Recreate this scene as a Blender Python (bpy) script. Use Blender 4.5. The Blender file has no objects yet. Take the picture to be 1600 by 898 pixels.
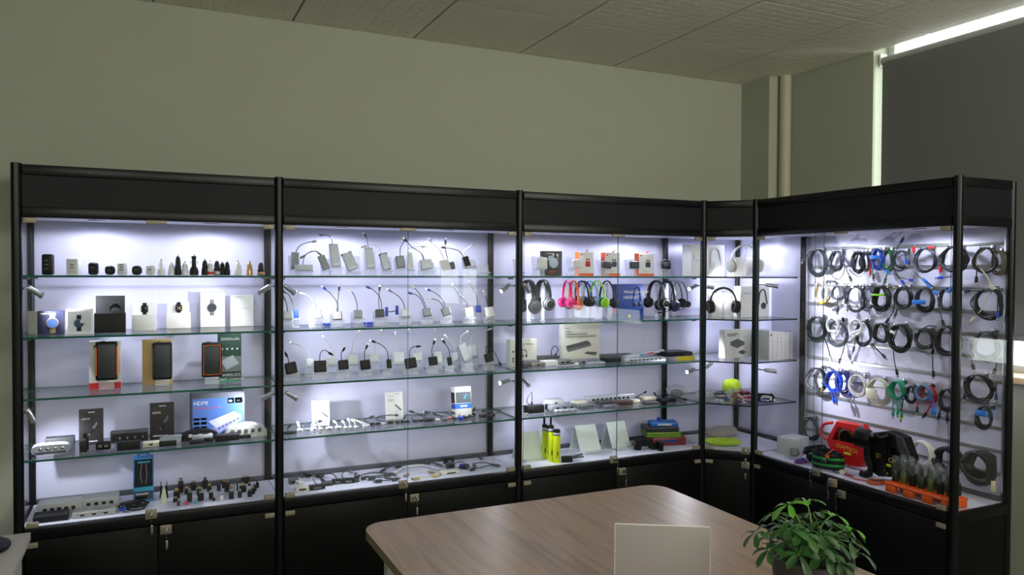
import bpy, bmesh, math, random
from mathutils import Vector, Matrix
R = math.radians
random.seed(11)
scene = bpy.context.scene
COL = scene.collection

# ------------------------------------------------------------------ camera, world, lights, exposure
CAM = Vector((.5396, -3.374, 1.5565)); YAW, PITCH, ROLL, FPX = .442, -.0202, .0044, 1198.58
FW = Vector((math.sin(YAW)*math.cos(PITCH), math.cos(YAW)*math.cos(PITCH), math.sin(PITCH)))
_rt = Vector((math.cos(YAW), -math.sin(YAW), 0)); _up = _rt.cross(FW)
RT = _rt*math.cos(ROLL)+_up*math.sin(ROLL); UP = -_rt*math.sin(ROLL)+_up*math.cos(ROLL)
cd = bpy.data.cameras.new('camera'); cam = bpy.data.objects.new('camera', cd); COL.objects.link(cam)
cd.sensor_width = 36; cd.lens = FPX*36/1600; cd.clip_start = .05
cam.matrix_world = Matrix(((RT.x, UP.x, -FW.x, CAM.x), (RT.y, UP.y, -FW.y, CAM.y), (RT.z, UP.z, -FW.z, CAM.z), (0, 0, 0, 1)))
scene.camera = cam
vs = scene.view_settings
vs.view_transform = 'Standard'; vs.look = 'None'; vs.exposure = 0; vs.gamma = 1; vs.use_curve_mapping = False
scene.cycles.transparent_max_bounces = 40
scene.cycles.max_bounces = 9; scene.cycles.diffuse_bounces = 4; scene.cycles.glossy_bounces = 4
scene.cycles.sample_clamp_indirect = 4
w = bpy.data.worlds.new('World'); scene.world = w; w.use_nodes = True
w.node_tree.nodes['Background'].inputs[0].default_value = (.93, 1, .97, 1)
w.node_tree.nodes['Background'].inputs[1].default_value = 7

P_DOWN, P_SPOT, P_ROOM, P_UP = 4.6, 6.6, 30, 50
WARM = (1, .985, .88)
def area(name, loc, rot, sx, sy, power, col):
    l = bpy.data.lights.new(name, 'AREA'); l.shape = 'RECTANGLE'; l.size = sx; l.size_y = sy; l.energy = power; l.color = col
    o = bpy.data.objects.new(name, l); COL.objects.link(o); o.location = loc; o.rotation_euler = rot
    return o
area('room_fill_light', (3.1, -5.9, 2.66), (R(26), 0, R(14)), 1.6, .9, P_ROOM, WARM)  # added fill from behind right; no lamp fitting stands here
area('room_fill_light', (-.6, -4.6, 2.55), (R(62), 0, R(-52)), 1.4, .5, P_ROOM*1.1, WARM)  # added fill from the left to brighten the right wall
area('ceiling_fill_light', (3.1, -3.75, 2.15), (R(150), 0, 0), 1.5, .35, P_UP, WARM)  # added upward fill to brighten the ceiling, no real lamp

area('rear_fill_light', (2.3, -7.12, 2.50), (R(90), 0, 0), 3.2, .4, P_ROOM*1.6, WARM)  # added fill strip at the rear wall; there is no window there

# ------------------------------------------------------------------ pixel rays on the photograph -> points on real surfaces
def ray(px, py): return FW+RT*((px-800)/FPX)-UP*((py-449)/FPX)
def atx(px, py, v): d = ray(px, py); return CAM+d*((v-CAM.x)/d.x)
def aty(px, py, v): d = ray(px, py); return CAM+d*((v-CAM.y)/d.y)
def atz(px, py, v): d = ray(px, py); return CAM+d*((v-CAM.z)/d.z)

# ------------------------------------------------------------------ materials
MATS = {}
def lin(c): return tuple(((v/255+.055)/1.055)**2.4 if v > 10 else v/255/12.92 for v in c)
def mat(key, c=None, rough=.5, metal=0, emit=0, noise=0, nscale=40, bump=0, spec=.5):
    if key in MATS: return MATS[key]
    m = bpy.data.materials.new(key); m.use_nodes = True; nt = m.node_tree; b = nt.nodes['Principled BSDF']
    col = lin(c)+(1,)
    b.inputs['Base Color'].default_value = col; b.inputs['Roughness'].default_value = rough; b.inputs['Metallic'].default_value = metal
    b.inputs['Specular IOR Level'].default_value = spec
    if emit: b.inputs['Emission Color'].default_value = col; b.inputs['Emission Strength'].default_value = emit
    if noise or bump:
        tc = nt.nodes.new('ShaderNodeTexCoord'); n = nt.nodes.new('ShaderNodeTexNoise'); n.inputs['Scale'].default_value = nscale; n.inputs['Detail'].default_value = 4
        nt.links.new(tc.outputs['Object'], n.inputs['Vector'])
        if noise:
            mx = nt.nodes.new('ShaderNodeMixRGB'); mx.inputs[1].default_value = tuple(v*(1-noise) for v in col[:3])+(1,); mx.inputs[2].default_value = tuple(min(1, v*(1+noise)) for v in col[:3])+(1,)
            nt.links.new(n.outputs[0], mx.inputs[0]); nt.links.new(mx.outputs[0], b.inputs['Base Color'])
        if bump:
            bp = nt.nodes.new('ShaderNodeBump'); bp.inputs['Strength'].default_value = bump; bp.inputs['Distance'].default_value = .002
            nt.links.new(n.outputs[0], bp.inputs['Height']); nt.links.new(bp.outputs[0], b.inputs['Normal'])
    MATS[key] = m; return m
def thin_glass(key, tint, rough=.01, haze=0, hazecol=(235, 238, 245)):
    m = bpy.data.materials.new(key); m.use_nodes = True; nt = m.node_tree; nt.nodes.clear()
    o = nt.nodes.new('ShaderNodeOutputMaterial'); t = nt.nodes.new('ShaderNodeBsdfTransparent'); t.inputs[0].default_value = tint+(1,)
    g = nt.nodes.new('ShaderNodeBsdfGlossy'); g.inputs['Roughness'].default_value = rough
    lw = nt.nodes.new('ShaderNodeLayerWeight'); lw.inputs[0].default_value = .5
    pw = nt.nodes.new('ShaderNodeMath'); pw.operation = 'POWER'; pw.inputs[1].default_value = 5; nt.links.new(lw.outputs['Facing'], pw.inputs[0])
    f = nt.nodes.new('ShaderNodeMath'); f.operation = 'MULTIPLY_ADD'; f.inputs[1].default_value = .9; f.inputs[2].default_value = .03; nt.links.new(pw.outputs[0], f.inputs[0])
    mx = nt.nodes.new('ShaderNodeMixShader'); nt.links.new(f.outputs[0], mx.inputs[0])
    src = t.outputs[0]
    if haze:
        d = nt.nodes.new('ShaderNodeBsdfDiffuse'); d.inputs[0].default_value = lin(hazecol)+(1,)
        m2 = nt.nodes.new('ShaderNodeMixShader'); m2.inputs[0].default_value = haze
        nt.links.new(t.outputs[0], m2.inputs[1]); nt.links.new(d.outputs[0], m2.inputs[2]); src = m2.outputs[0]
    nt.links.new(src, mx.inputs[1]); nt.links.new(g.outputs[0], mx.inputs[2]); nt.links.new(mx.outputs[0], o.inputs[0])
    MATS[key] = m; return m
GLASS = thin_glass('clear_glass', (.985, .99, .99))
SHELF = thin_glass('shelf_glass', (.94, .965, .955))
ACRYL = thin_glass('clear_acrylic', (.97, .98, .99), .05, .28)
BAG = thin_glass('plastic_bag', (.93, .94, .93), .12, .22, (225, 230, 225))
EDGE = mat('glass_edge', (22, 96, 82), .15)
DEDGE = mat('dark_glass_edge', (22, 40, 38), .2)  # corner shelf edges: darker look at their viewing angle put into the colour
BLACKM = mat('black_aluminium', (11, 12, 15), .35, .0, spec=.3)
HEADER = mat('black_laminate', (26, 28, 31), .5, noise=.1, nscale=60, spec=.16)
DOORM = mat('black_door_laminate', (11, 11, 11), .4, noise=.1, nscale=60, spec=.18)
LAV = mat('pale_lavender_laminate', (213, 211, 238), .55)
FLOORB = mat('white_laminate', (222, 220, 238), .45)
ALU = mat('brushed_aluminium', (200, 202, 205), .3, .9)
STEEL = mat('steel', (205, 205, 205), .18, 1)
CLIP = mat('satin_clip', (150, 142, 120), .45, .3)
SLATW = mat('slat_panel_white', (216, 214, 238), .5)
K = mat('black_plastic', (12, 12, 14), .45, spec=.25)
K2 = mat('soft_black_plastic', (19, 19, 22), .55, spec=.25)
DG = mat('dark_grey_plastic', (62, 64, 69), .45)
MG = mat('mid_grey_plastic', (112, 114, 120), .45)
SG = mat('space_grey_metal', (128, 132, 140), .38, .3)
SV = mat('silver_metal', (176, 181, 192), .36, .35)
WH = mat('white_plastic', (236, 236, 236), .4)
PAPER = mat('white_carton', (236, 234, 230), .6)
CREAM = mat('cream_plastic', (222, 218, 196), .45)
BL = mat('blue_plastic', (28, 66, 190), .4)
LB = mat('light_blue_plastic', (40, 120, 215), .4)
CY = mat('cyan_plastic', (55, 168, 200), .4)
RD = mat('red_plastic', (200, 28, 34), .4)
ORG = mat('orange_plastic', (238, 98, 20), .4)
GRN = mat('green_plastic', (24, 140, 92), .4)
LIME = mat('lime_plastic', (140, 214, 24), .4)
YEL = mat('yellow_plastic', (222, 200, 20), .4)
PINK = mat('pink_plastic', (238, 28, 128), .35)
GOLD = mat('gold_metal', (205, 165, 110), .3, .7)
PRINT = mat('grey_print', (90, 92, 98), .6)
LPRINT = mat('light_print', (200, 202, 206), .6)
INK = mat('black_print', (22, 22, 24), .6)
WPRINT = mat('white_print', (225, 225, 225), .6)
CM = dict(k=K, d=DG, m=MG, g=SG, s=SV, w=WH, b=BL, l=LB, c=CY, r=RD, o=ORG, e=GRN, y=YEL, p=PINK, z=CREAM, n=GOLD, i=LIME, K=K2)

# ------------------------------------------------------------------ mesh builder
def frame(d):
    d = d.normalized(); a = Vector((0, 0, 1)) if abs(d.z) < .9 else Vector((1, 0, 0))
    u = d.cross(a).normalized(); return u, d.cross(u).normalized()
def smooth_path(pts, sub=6, closed=False):
    pts = [Vector(p) for p in pts]; n = len(pts)
    if n < 3 and not closed: return pts
    out = []
    for i in range(n if closed else n-1):
        g = (lambda k: pts[k % n]) if closed else (lambda k: pts[max(0, min(n-1, k))])
        p0, p1, p2, p3 = g(i-1), g(i), g(i+1), g(i+2)
        for s in range(sub):
            t = s/sub
            out.append(.5*((2*p1)+(p2-p0)*t+(2*p0-5*p1+4*p2-p3)*t*t+(3*p1-p0-3*p2+p3)*t**3))
    if not closed: out.append(pts[-1])
    return out
class MB:
    def __init__(s): s.bm = bmesh.new()
    def box(s, c, d, bev=0, rot=None, seg=2):
        vs_ = bmesh.ops.create_cube(s.bm, size=1)['verts']
        bmesh.ops.scale(s.bm, verts=vs_, vec=d)
        if bev:
            es = list({e for v in vs_ for e in v.link_edges})
            r_ = bmesh.ops.bevel(s.bm, geom=es, offset=min(bev, min(d)*.48), segments=seg, affect='EDGES', profile=.5)
            vs_ = list({v for f in r_['faces'] for v in f.verts} | {v for v in vs_ if v.is_valid})
        m = Matrix.Translation(Vector(c)) @ (rot.to_4x4() if rot else Matrix.Identity(4))
        bmesh.ops.transform(s.bm, matrix=m, verts=vs_); return s
    def rings(s, rings, closed=False, cap=True):
        vr = [[s.bm.verts.new(p) for p in r] for r in rings]; n = len(vr[0]); k = len(vr)
        for i in range(k if closed else k-1):
            a, b = vr[i], vr[(i+1) % k]
            for j in range(n):
                s.bm.faces.new((a[j], a[(j+1) % n], b[(j+1) % n], b[j]))
        if cap and not closed:
            s.bm.faces.new(vr[0][::-1]); s.bm.faces.new(vr[-1])
        return s
    def tube(s, pts, r, n=6, sub=6, closed=False, smooth=True):
        p = smooth_path(pts, sub, closed) if smooth else [Vector(q) for q in pts]
        rings = []; u = None; k = len(p)
        for i in range(k):
            d = (p[(i+1) % k]-p[i-1]) if closed else (p[min(i+1, k-1)]-p[max(i-1, 0)])
            if d.length < 1e-9: d = Vector((0, 0, 1))
            d.normalize()
            if u is None: u, v = frame(d)
            else:
                u = u-d*u.dot(d)
                if u.length < 1e-6: u, v = frame(d)
                u.normalize(); v = d.cross(u)
            rr = r[min(i*len(r)//k, len(r)-1)] if isinstance(r, (list, tuple)) else r
            rings.append([p[i]+(u*math.cos(a*2*math.pi/n)+v*math.sin(a*2*math.pi/n))*rr for a in range(n)])
        return s.rings(rings, closed)
    def cyl(s, a, b, r0, r1=None, n=16):
        a, b = Vector(a), Vector(b); u, v = frame(b-a); r1 = r0 if r1 is None else r1
        return s.rings([[q+(u*math.cos(t*2*math.pi/n)+v*math.sin(t*2*math.pi/n))*rr for t in range(n)] for q, rr in ((a, r0), (b, r1))])
    def lathe(s, prof, n=16, axis=None, org=(0, 0, 0)):
        o = Vector(org); d = Vector(axis or (0, 0, 1)).normalized(); u, v = frame(d)
        return s.rings([[o+d*z+(u*math.cos(t*2*math.pi/n)+v*math.sin(t*2*math.pi/n))*max(r_, 1e-5) for t in range(n)] for r_, z in prof])
    def prism(s, poly, vec):
        vec = Vector(vec); return s.rings([[Vector(p) for p in poly], [Vector(p)+vec for p in poly]])
    def blob(s, c, d, amp=.15, seed=0, n=14):
        rnd = random.Random(seed); ph = [rnd.uniform(0, 6.28) for _ in range(8)]
        vs_ = bmesh.ops.create_uvsphere(s.bm, u_segments=n*2, v_segments=n, radius=1)['verts']
        for v in vs_:
            p = v.co.copy()
            k = 1+amp*(math.sin(5*p.x+ph[0])*math.sin(4*p.y+ph[1])+.6*math.sin(9*p.x+7*p.y+ph[2])+.5*math.sin(11*p.y-8*p.z+ph[3]))
            v.co = Vector((c[0]+p.x*k*d[0], c[1]+p.y*k*d[1], c[2]+max(-.92, p.z*(k if p.z > 0 else 1))*d[2]))
        return s
    def build(s, name, m, parent=None, loc=None, angle=40):
        bmesh.ops.recalc_face_normals(s.bm, faces=s.bm.faces[:])
        me = bpy.data.meshes.new(name); s.bm.to_mesh(me); s.bm.free()
        for k in (m if isinstance(m, (list, tuple)) else [m]): me.materials.append(k)
        for p in me.polygons: p.use_smooth = True
        me.set_sharp_from_angle(angle=R(angle))
        o = bpy.data.objects.new(name, me); COL.objects.link(o)
        if parent: o.parent = parent
        if loc is not None: o.location = loc
        return o
def tag(o, label, cat, group=None, kind=None):
    if label: o['label'] = label
    if cat: o['category'] = cat
    if group: o['group'] = group
    if kind: o['kind'] = kind
    return o
def thing(name, label, cat, loc=(0, 0, 0), rz=0, group=None, rx=0, ry=0):
    o = bpy.data.objects.new(name, None); COL.objects.link(o); o.location = loc; o.rotation_euler = (rx, ry, rz); o.empty_display_size = .02
    return tag(o, label, cat, group)
def struct(name, mb, m): return tag(mb.build(name, m), None, None, None, 'structure')
def text(s, size, loc, m, parent, name='lettering', rot=(R(90), 0, 0), align='LEFT', width=None):
    c = bpy.data.curves.new(name, 'FONT'); c.body = s; c.size = size; c.extrude = .0002; c.align_x = align; c.resolution_u = 2
    if width: c.fill_mode = 'BOTH'
    t_ = bpy.data.objects.new(name, c); COL.objects.link(t_); me = bpy.data.meshes.new_from_object(t_); bpy.data.objects.remove(t_); bpy.data.curves.remove(c)
    me.materials.clear(); me.materials.append(m); o = bpy.data.objects.new(name, me); COL.objects.link(o); o.parent = parent; o.location = loc; o.rotation_euler = rot
    return o
ORDN = ['first', 'second', 'third', 'fourth', 'fifth', 'sixth', 'seventh', 'eighth', 'ninth', 'tenth', 'eleventh', 'twelfth', 'thirteenth', 'fourteenth', 'fifteenth', 'sixteenth']

# ------------------------------------------------------------------ room
X0, X1, X2, X3 = .0947, 1.0393, 2.1739, 3.3039
FX, FY0, FY1 = 3.4987, -.195, -1.337           # front line of the side showcase
D = .345; TOP, ZT, ZB = 1.95, 1.754, .583
ZS = [1.5368, 1.3039, 1.0714, .8383]
CE = 2.743; XL, XR, YB, YR = -1.3, 4.05, .40, -7.2
wallm = mat('pale_green_wall_paint', (162, 166, 149), .8, noise=.04, nscale=3, bump=.05)
tilem = bpy.data.materials.new('embossed_ceiling_tile'); tilem.use_nodes = True
nt = tilem.node_tree; b = nt.nodes['Principled BSDF']; b.inputs['Base Color'].default_value = lin((224, 220, 204))+(1,); b.inputs['Roughness'].default_value = .55
tc = nt.nodes.new('ShaderNodeTexCoord'); mp = nt.nodes.new('ShaderNodeMapping'); mp.inputs['Rotation'].default_value = (0, 0, 0)
br = nt.nodes.new('ShaderNodeTexBrick'); br.inputs['Scale'].default_value = 1; br.offset = 0; br.inputs['Brick Width'].default_value = .05; br.inputs['Row Height'].default_value = .05; br.inputs['Mortar Size'].default_value = .008; br.inputs['Mortar Smooth'].default_value = .6
br.inputs[1].default_value = br.inputs[2].default_value = (1, 1, 1, 1); br.inputs[3].default_value = (0, 0, 0, 1)
bp = nt.nodes.new('ShaderNodeBump'); bp.inputs['Strength'].default_value = .45; bp.inputs['Distance'].default_value = .006
nt.links.new(tc.outputs['Object'], mp.inputs[0]); nt.links.new(mp.outputs[0], br.inputs['Vector']); nt.links.new(br.outputs['Color'], bp.inputs['Height']); nt.links.new(bp.outputs[0], b.inputs['Normal'])
MATS['tile'] = tilem

m = MB(); m.box(((XL+XR)/2, (YB+YR)/2, -.05), (XR-XL+.6, YB-YR+.6, .1)); struct('floor', m, mat('grey_floor_tile', (92, 90, 86), .4, noise=.08, nscale=6))
m = MB(); m.box(((XL+XR)/2, YB+.05, 1.4), (XR-XL+.5, .1, 2.9)); struct('wall_back', m, wallm)
m = MB(); m.box((XL-.05, (YB+YR)/2, 1.4), (.1, YB-YR+.4, 2.9)); struct('wall_left', m, wallm)
m = MB(); m.box(((XL+XR)/2, YR-.05, 1.4), (XR-XL+.5, .1, 2.9)); struct('wall_front', m, wallm)
# ceiling: square tiles with dark joints
m = MB()
xs = [1.1618+.6*i for i in range(-6, 7)]; ys = [-.1944-.6*i for i in range(-2, 14)]
for a in xs:
    for q in ys:
        x0_, x1_ = max(a, XL), min(a+.6, XR-.002); y1_, y0_ = min(q, YB), max(q-.6, YR)
        if x1_-x0_ > .03 and y1_-y0_ > .03: m.box(((x0_+x1_)/2, (y0_+y1_)/2, CE+.012), (x1_-x0_-.009, y1_-y0_-.009, .024))
ceil = struct('ceiling', m, tilem)
m = MB(); m.box(((XL+XR)/2, (YB+YR)/2, CE+.09), (XR-XL+.01, YB-YR+.4, .12)); o = struct('ceiling_slab', m, mat('dark_ceiling_void', (40, 38, 34), .9))
# right wall with two window openings
W1 = (-.467, -3.05, 1.10, 2.86); W2 = (-5.05, -6.75, 1.10, 2.86); WT = .17
m = MB()
def wseg(ya, yb, za, zb): m.box((XR+WT/2, (ya+yb)/2, (za+zb)/2), (WT, abs(ya-yb), zb-za))
wseg(YB+.1, W1[0], 0, 2.84); wseg(W1[1], W2[0], 0, 2.84); wseg(W2[1], YR-.1, 0, 2.84)
for W in (W1, W2): wseg(W[0], W[1], 0, W[2]); wseg(W[0], W[1], W[3], 2.90)
struct('wall_right', m, wallm)
m = MB(); m.box(((3.92+XR)/2, (YB+.16)/2, 1.37), (XR-3.92, YB-.16, 2.744)); struct('pillar_corner', m, wallm)
m = MB(); m.cyl((4.012, .122, 0), (4.012, .122, CE), .034, n=20)
struct('trim_1', m, mat('pipe_paint', (176, 172, 150), .6)).name = 'trim_1'
for i, W in enumerate((W1, W2)):
    fm = mat('white_window_frame', (200, 200, 196), .4)
    ya, yb, za, zb = W; xw = XR+.135
    f = MB()
    for y_ in (ya-.02, (ya+yb)/2, yb+.02): f.box((xw, y_, (za+zb)/2), (.05, .04, zb-za), .003)
    for z_ in (za+.018, zb-.018): f.box((xw, (ya+yb)/2, z_), (.049, ya-yb, .036), .003)
    wo = struct('window_%d' % (i+1), f, fm)
    g = MB(); g.box((xw, (ya+yb)/2, (za+zb)/2), (.006, ya-yb-.08, zb-za-.07)); g.build('pane', GLASS, wo)
    s_ = MB(); s_.box((XR-.045+.09, (ya+yb)/2, za-.012), (.22, ya-yb+.05, .03), .006); s_.build('sill', mat('beige_sill_wood', (192, 164, 122), .45), wo)
    zb_ = 1.268 if i == 0 else 1.60
    bl = thing('roller_blind', ('dark grey roller blind nearly closed over the window above the side showcase' if i == 0 else 'dark grey roller blind half drawn over the far window behind the camera'), 'blind', (XR+.055, (ya+yb)/2, 2.688), 0, None)
    L_ = ya-yb-.045
    t = MB(); t.cyl((0, -L_/2, 0), (0, L_/2, 0), .027, n=20); t.build('roller_tube', mat('blind_tube', (150, 150, 146), .5), bl)
    for k in (-1, 1):
        q = MB(); q.box((0, k*(L_/2+.008), .01), (.05, .012, .07), .003); q.build('bracket', mat('white_bracket', (225, 225, 220), .4), bl)
    c = MB(); c.box((-.024, 0, (zb_-2.688)/2), (.003, L_-.02, 2.688-zb_)); c.build('fabric', mat('charcoal_blind_fabric', (106, 110, 107), .85, noise=.06, nscale=300, bump=.15), bl)
    c = MB(); c.box((-.024, 0, zb_-2.688), (.014, L_-.02, .026), .005); c.build('bottom_bar', mat('blind_bar', (110, 110, 110), .5), bl)
# ------------------------------------------------------------------ showcases
PR = .018
def post_mb(x, y, z0=0, z1=TOP+.004, r=PR):
    prof = []
    for k in range(32):
        a = 2*math.pi*k/32; rr = r*(.93 if k % 4 == 0 else 1); prof.append((x+rr*math.cos(a), y+rr*math.sin(a)))
    m = MB(); m.rings([[Vector((px, py, z)) for px, py in prof] for z in (z0, z1)]); return m
def lock(parent, x, z, y=-.012):
    m = MB(); m.box((x, y-.007, z), (.042, .012, .036), .002); o = m.build('lock', CLIP, parent)
    q = MB(); q.cyl((x, y-.012, z+.004), (x, y-.030, z+.004), .0095, n=16); q.build('lock_barrel', STEEL, o)
    q = MB(); q.box((x+.002, y-.036, z+.004), (.004, .014, .012), .001); q.lathe([(.0085, 0), (.0085, .002)], 14, (1, 0, 0), (x, y-.044, z+.004))
    q.tube([(x+.001, y-.046, z), (x, y-.048, z-.02), (x+.002, y-.046, z-.034)], .0012, 5); q.box((x+.002, y-.045, z-.052), (.009, .003, .036), .001); q.build('key', STEEL, o)
def clip(parent, x, z, y=-.007, s=1):
    m = MB(); m.box((x, y, z), (.04, .020, .019), .0015); m.build('hinge', CLIP, parent)
def glass_leaf(parent, xa, xb, hinge_x, lock_x=None):
    m = MB(); m.box(((xa+xb)/2, -.010, (ZB+ZT)/2+.002), (xb-xa, .005, ZT-ZB-.002), 0)
    d = m.build('glass_door', [GLASS, EDGE], parent)
    for p in d.data.polygons:
        if abs(p.normal.x) > .5: p.material_index = 1
    sx = .022 if hinge_x == xa else -.022
    clip(d, hinge_x+sx, ZT-.012); clip(d, hinge_x+sx, ZB+.012)
    if lock_x is not None: lock(d, lock_x, ZB+.004)
    return d
def downlight(parent, x, y, z, power):
    m = MB(); m.lathe([(.021, 0), (.032, 0), (.033, -.004), (.030, -.006), (.021, -.004)], 24, None, (x, y, z)); o = m.build('downlight', ALU, parent)
    m = MB(); m.lathe([(.0205, 0), (.0205, -.003), (.001, -.0035)], 20, None, (x, y, z)); m.build('lamp_lens', mat('lamp_glow', (235, 240, 255), .4, emit=14), o)
    l = bpy.data.lights.new('downlight_lamp', 'SPOT'); l.energy = power; l.color = (.80, .85, 1); l.spot_size = R(176); l.spot_blend = .25; l.shadow_soft_size = .025
    q = bpy.data.objects.new('downlight_lamp', l); COL.objects.link(q); q.parent = o; q.location = (x, y, z-.012)
def shelf_mesh(parent, poly, z, edge=EDGE):
    m = MB(); m.prism([(x, y, z-.0086) for x, y in poly], (0, 0, .008)); o = m.build('glass_shelf', [SHELF, edge], parent)
    for p in o.data.polygons:
        if abs(p.normal.z) < .5: p.material_index = 1
    return o
def showcase(name, label, loc, rz, wd, first=False, shelves=True, back='lav', open_right=0, dep=D):
    r = thing(name, label, 'showcase', loc, rz, 'black glazed showcases along the walls')
    posts = [(0, 0)] if first else []
    posts += [(wd, 0)]
    for x, y in posts: post_mb(x, y).build('front_post', BLACKM, r)
    for x, y in ([(0, dep)] if first else [])+[(wd, dep)]: post_mb(x, y, .05, TOP-.004, .016).build('back_post', BLACKM, r)
    a, b_ = PR+.0006, wd-PR-.0006
    m = MB(); m.box((wd/2, 0, TOP-.019), (b_-a, .026, .038), .003); m.build('top_rail', BLACKM, r)
    m = MB(); m.box((wd/2, .004, TOP-.098), (b_-a, .012, .122)); m.build('header_panel', HEADER, r)
    m = MB(); m.box((wd/2, 0, ZT+.019), (b_-a, .026, .040), .003); m.build('lower_rail', BLACKM, r)
    m = MB(); m.box((wd/2, dep/2, TOP-.012), (wd-.03, dep-.03, .014)); m.build('top_board', HEADER, r)
    m = MB(); m.box((wd/2, dep/2+.001, ZT+.012), (wd-.006, dep-.037, .012)); lb = m.build('lamp_board', FLOORB, r)
    for k in (.27, .73): downlight(lb, wd*k, dep*.52, ZT+.006, P_DOWN)
    m = MB(); m.box((wd/2, 0, ZB-.022), (b_-a, .028, .043), .004); m.build('base_rail', BLACKM, r)
    m = MB(); m.box((wd/2, dep/2+.001, ZB-.0084), (wd-.004, dep-.037, .0156)); m.build('floor_board', FLOORB, r)
    m = MB(); m.box((wd/2, dep-.016, ZB+.012), (wd-.040, .012, .022), .003); m.build('back_rail', mat('grey_rail', (70, 72, 80), .4), r)
    m = MB(); m.box((wd/2, dep+.0205, (ZB+TOP)/2), (wd-.004, .008, TOP-ZB-.01)); m.build('back_panel', SLATW if back == 'slat' else LAV, r)
    m = MB(); m.box((wd/2, dep/2, .03), (wd-.02, dep-.06, .06)); m.build('plinth', BLACKM, r)
    m = MB(); m.box((wd/2, dep-.01, ZB/2), (wd-.044, .012, ZB-.06)); m.build('base_back', HEADER, r)
    for k in (0, 1):
        xa = PR+.002 if k == 0 else wd/2+.0015; xb = wd/2-.0015 if k == 0 else wd-PR-.002
        m = MB(); m.box(((xa+xb)/2, -.004, (.06+ZB-.048)/2), (xb-xa, .016, ZB-.048-.06), .001); d = m.build('base_door', DOORM, r)
        hx = (xa+.022) if k == 0 else (xb-.022)
        clip(d, hx, ZB-.062, -.012)
        if k == 1: lock(d, xa+.028, ZB-.064)
    if first or open_right:
        x = .0 if first else wd
        m = MB(); m.box((x, dep/2, (ZB+ZT)/2), (.006, dep-.036, ZT-ZB-.004)); m.build('side_glass', GLASS, r)
        m = MB(); m.box((x, dep/2, TOP-.019), (.026, dep-.03, .038), .003); m.build('top_rail', BLACKM, r)
        m = MB(); m.box((x, dep/2, TOP-.098), (.014, dep-.03, .122)); m.build('header_panel', HEADER, r)
        m = MB(); m.box((x, dep/2, ZT+.019), (.026, dep-.03, .040), .003); m.build('lower_rail', BLACKM, r)
        m = MB(); m.box((x, dep/2, ZB-.022), (.028, dep-.03, .043), .004); m.build('base_rail', BLACKM, r)
        m = MB(); m.box((x, dep/2, ZB/2-.008), (.016, dep-.03, ZB-.072), .001); m.build('side_panel', DOORM, r)
    if shelves:
        for z in ZS:
            shelf_mesh(r, [(.004, .0195), (.0195, .0195), (.0195, .002), (wd-.0195, .002), (wd-.0195, .0195), (wd-.004, .0195), (wd-.004, dep-.018), (.004, dep-.018)], z)
            for x in (.02, wd-.02):
                for y in (.055, dep-.045):
                    q = MB(); q.cyl((x-.014, y, z-.0130), (x+.014, y, z-.0130), .004, n=10); q.build('shelf_peg', STEEL, r)
    m = MB(); m.box((wd/2, -.012, ZT-.006), (.075, .012, .012), .001); m.build('catch_plate', CLIP, r)
    return r
U1 = showcase('showcase', 'leftmost black showcase with chargers, watch boxes and splitters on four glass shelves', (X0, 0, 0), 0, X1-X0, True)
U2 = showcase('showcase', 'second black showcase from the left, full of cable adapters on clear stands', (X1, 0, 0), 0, X2-X1)
U3 = showcase('showcase', 'third black showcase from the left, with headphones, earphones and docking stations', (X2, 0, 0), 0, X3-X2)
U5 = showcase('showcase', 'black showcase along the window wall with coiled cables hung on slatted panel', (FX, FY0, 0), R(-90), FY0-FY1, False, False, 'slat', 1)
for r, wd in ((U1, X1-X0), (U2, X2-X1), (U3, X3-X2)):
    glass_leaf(r, PR+.003, wd/2-.001, PR+.003, wd/2-.024); glass_leaf(r, wd/2+.001, wd-PR-.003, wd-PR-.003)
W5 = FY0-FY1
dl = glass_leaf(U5, PR+.003, W5/2-.10, PR+.003, W5/2-.125)
dr = glass_leaf(U5, W5/2-.07, W5-PR-.003, W5-PR-.003, W5/2+.04)
DOOR_A = R(9)
piv = Vector((W5-PR-.003, -.010, 0))
dr.matrix_local = Matrix.Translation(piv) @ Matrix.Rotation(DOOR_A, 4, 'Z') @ Matrix.Translation(-piv)
# slatted panel grooves on the side showcase
for k in range(12):
    z = 1.69-.1*k
    m = MB(); m.box((W5/2, D+.0135, z), (W5-.04, .006, .016), .001); m.box((W5/2, D+.009, z+.006), (W5-.04, .004, .004)); m.build('slat_channel', mat('slat_aluminium', (176, 178, 176), .35, .6), U5)
for x in (.022, W5-.022):
    m = MB(); m.box((x, D+.0065, (ZB+ZT)/2), (.012, .014, ZT-ZB-.01), .002); m.build('panel_trim', ALU, U5)
# extra back post where side showcase meets the corner unit
post_mb(0, D, .05, TOP-.004, .016).build('back_post', BLACKM, U5)
# corner showcase (five-sided, one diagonal door)
U4 = thing('showcase', 'narrow corner black showcase with a diagonal glass door and headphones inside', 'showcase', (X3, 0, 0), 0, 'black glazed showcases along the walls')
cw = FX-X3; cxx = FX+.354-X3; A4 = math.atan2(FY0, cw); L4 = math.hypot(cw, FY0)
post_mb(cw, FY0).build('front_post', BLACKM, U4); post_mb(cxx, D, .05, TOP-.004, .014).build('back_post', BLACKM, U4)
poly = [(.0195, .0195), (.0195, .002), (cw-.018, FY0+.016), (cw, FY0+.0195), (cxx-.03, FY0+.0195), (cxx-.03, D-.018), (.004, D-.018), (.004, .0195)]
RZ4 = Matrix.Rotation(A4, 3, 'Z')
def diag(u, v, z): q = RZ4 @ Vector((u, v, 0)); return (q.x, q.y, z)
def dbox(u0, u1, v, z, t, h, bev=0):
    m = MB(); m.box(diag((u0+u1)/2, v, z), (u1-u0, t, h), bev, RZ4); return m
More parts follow.
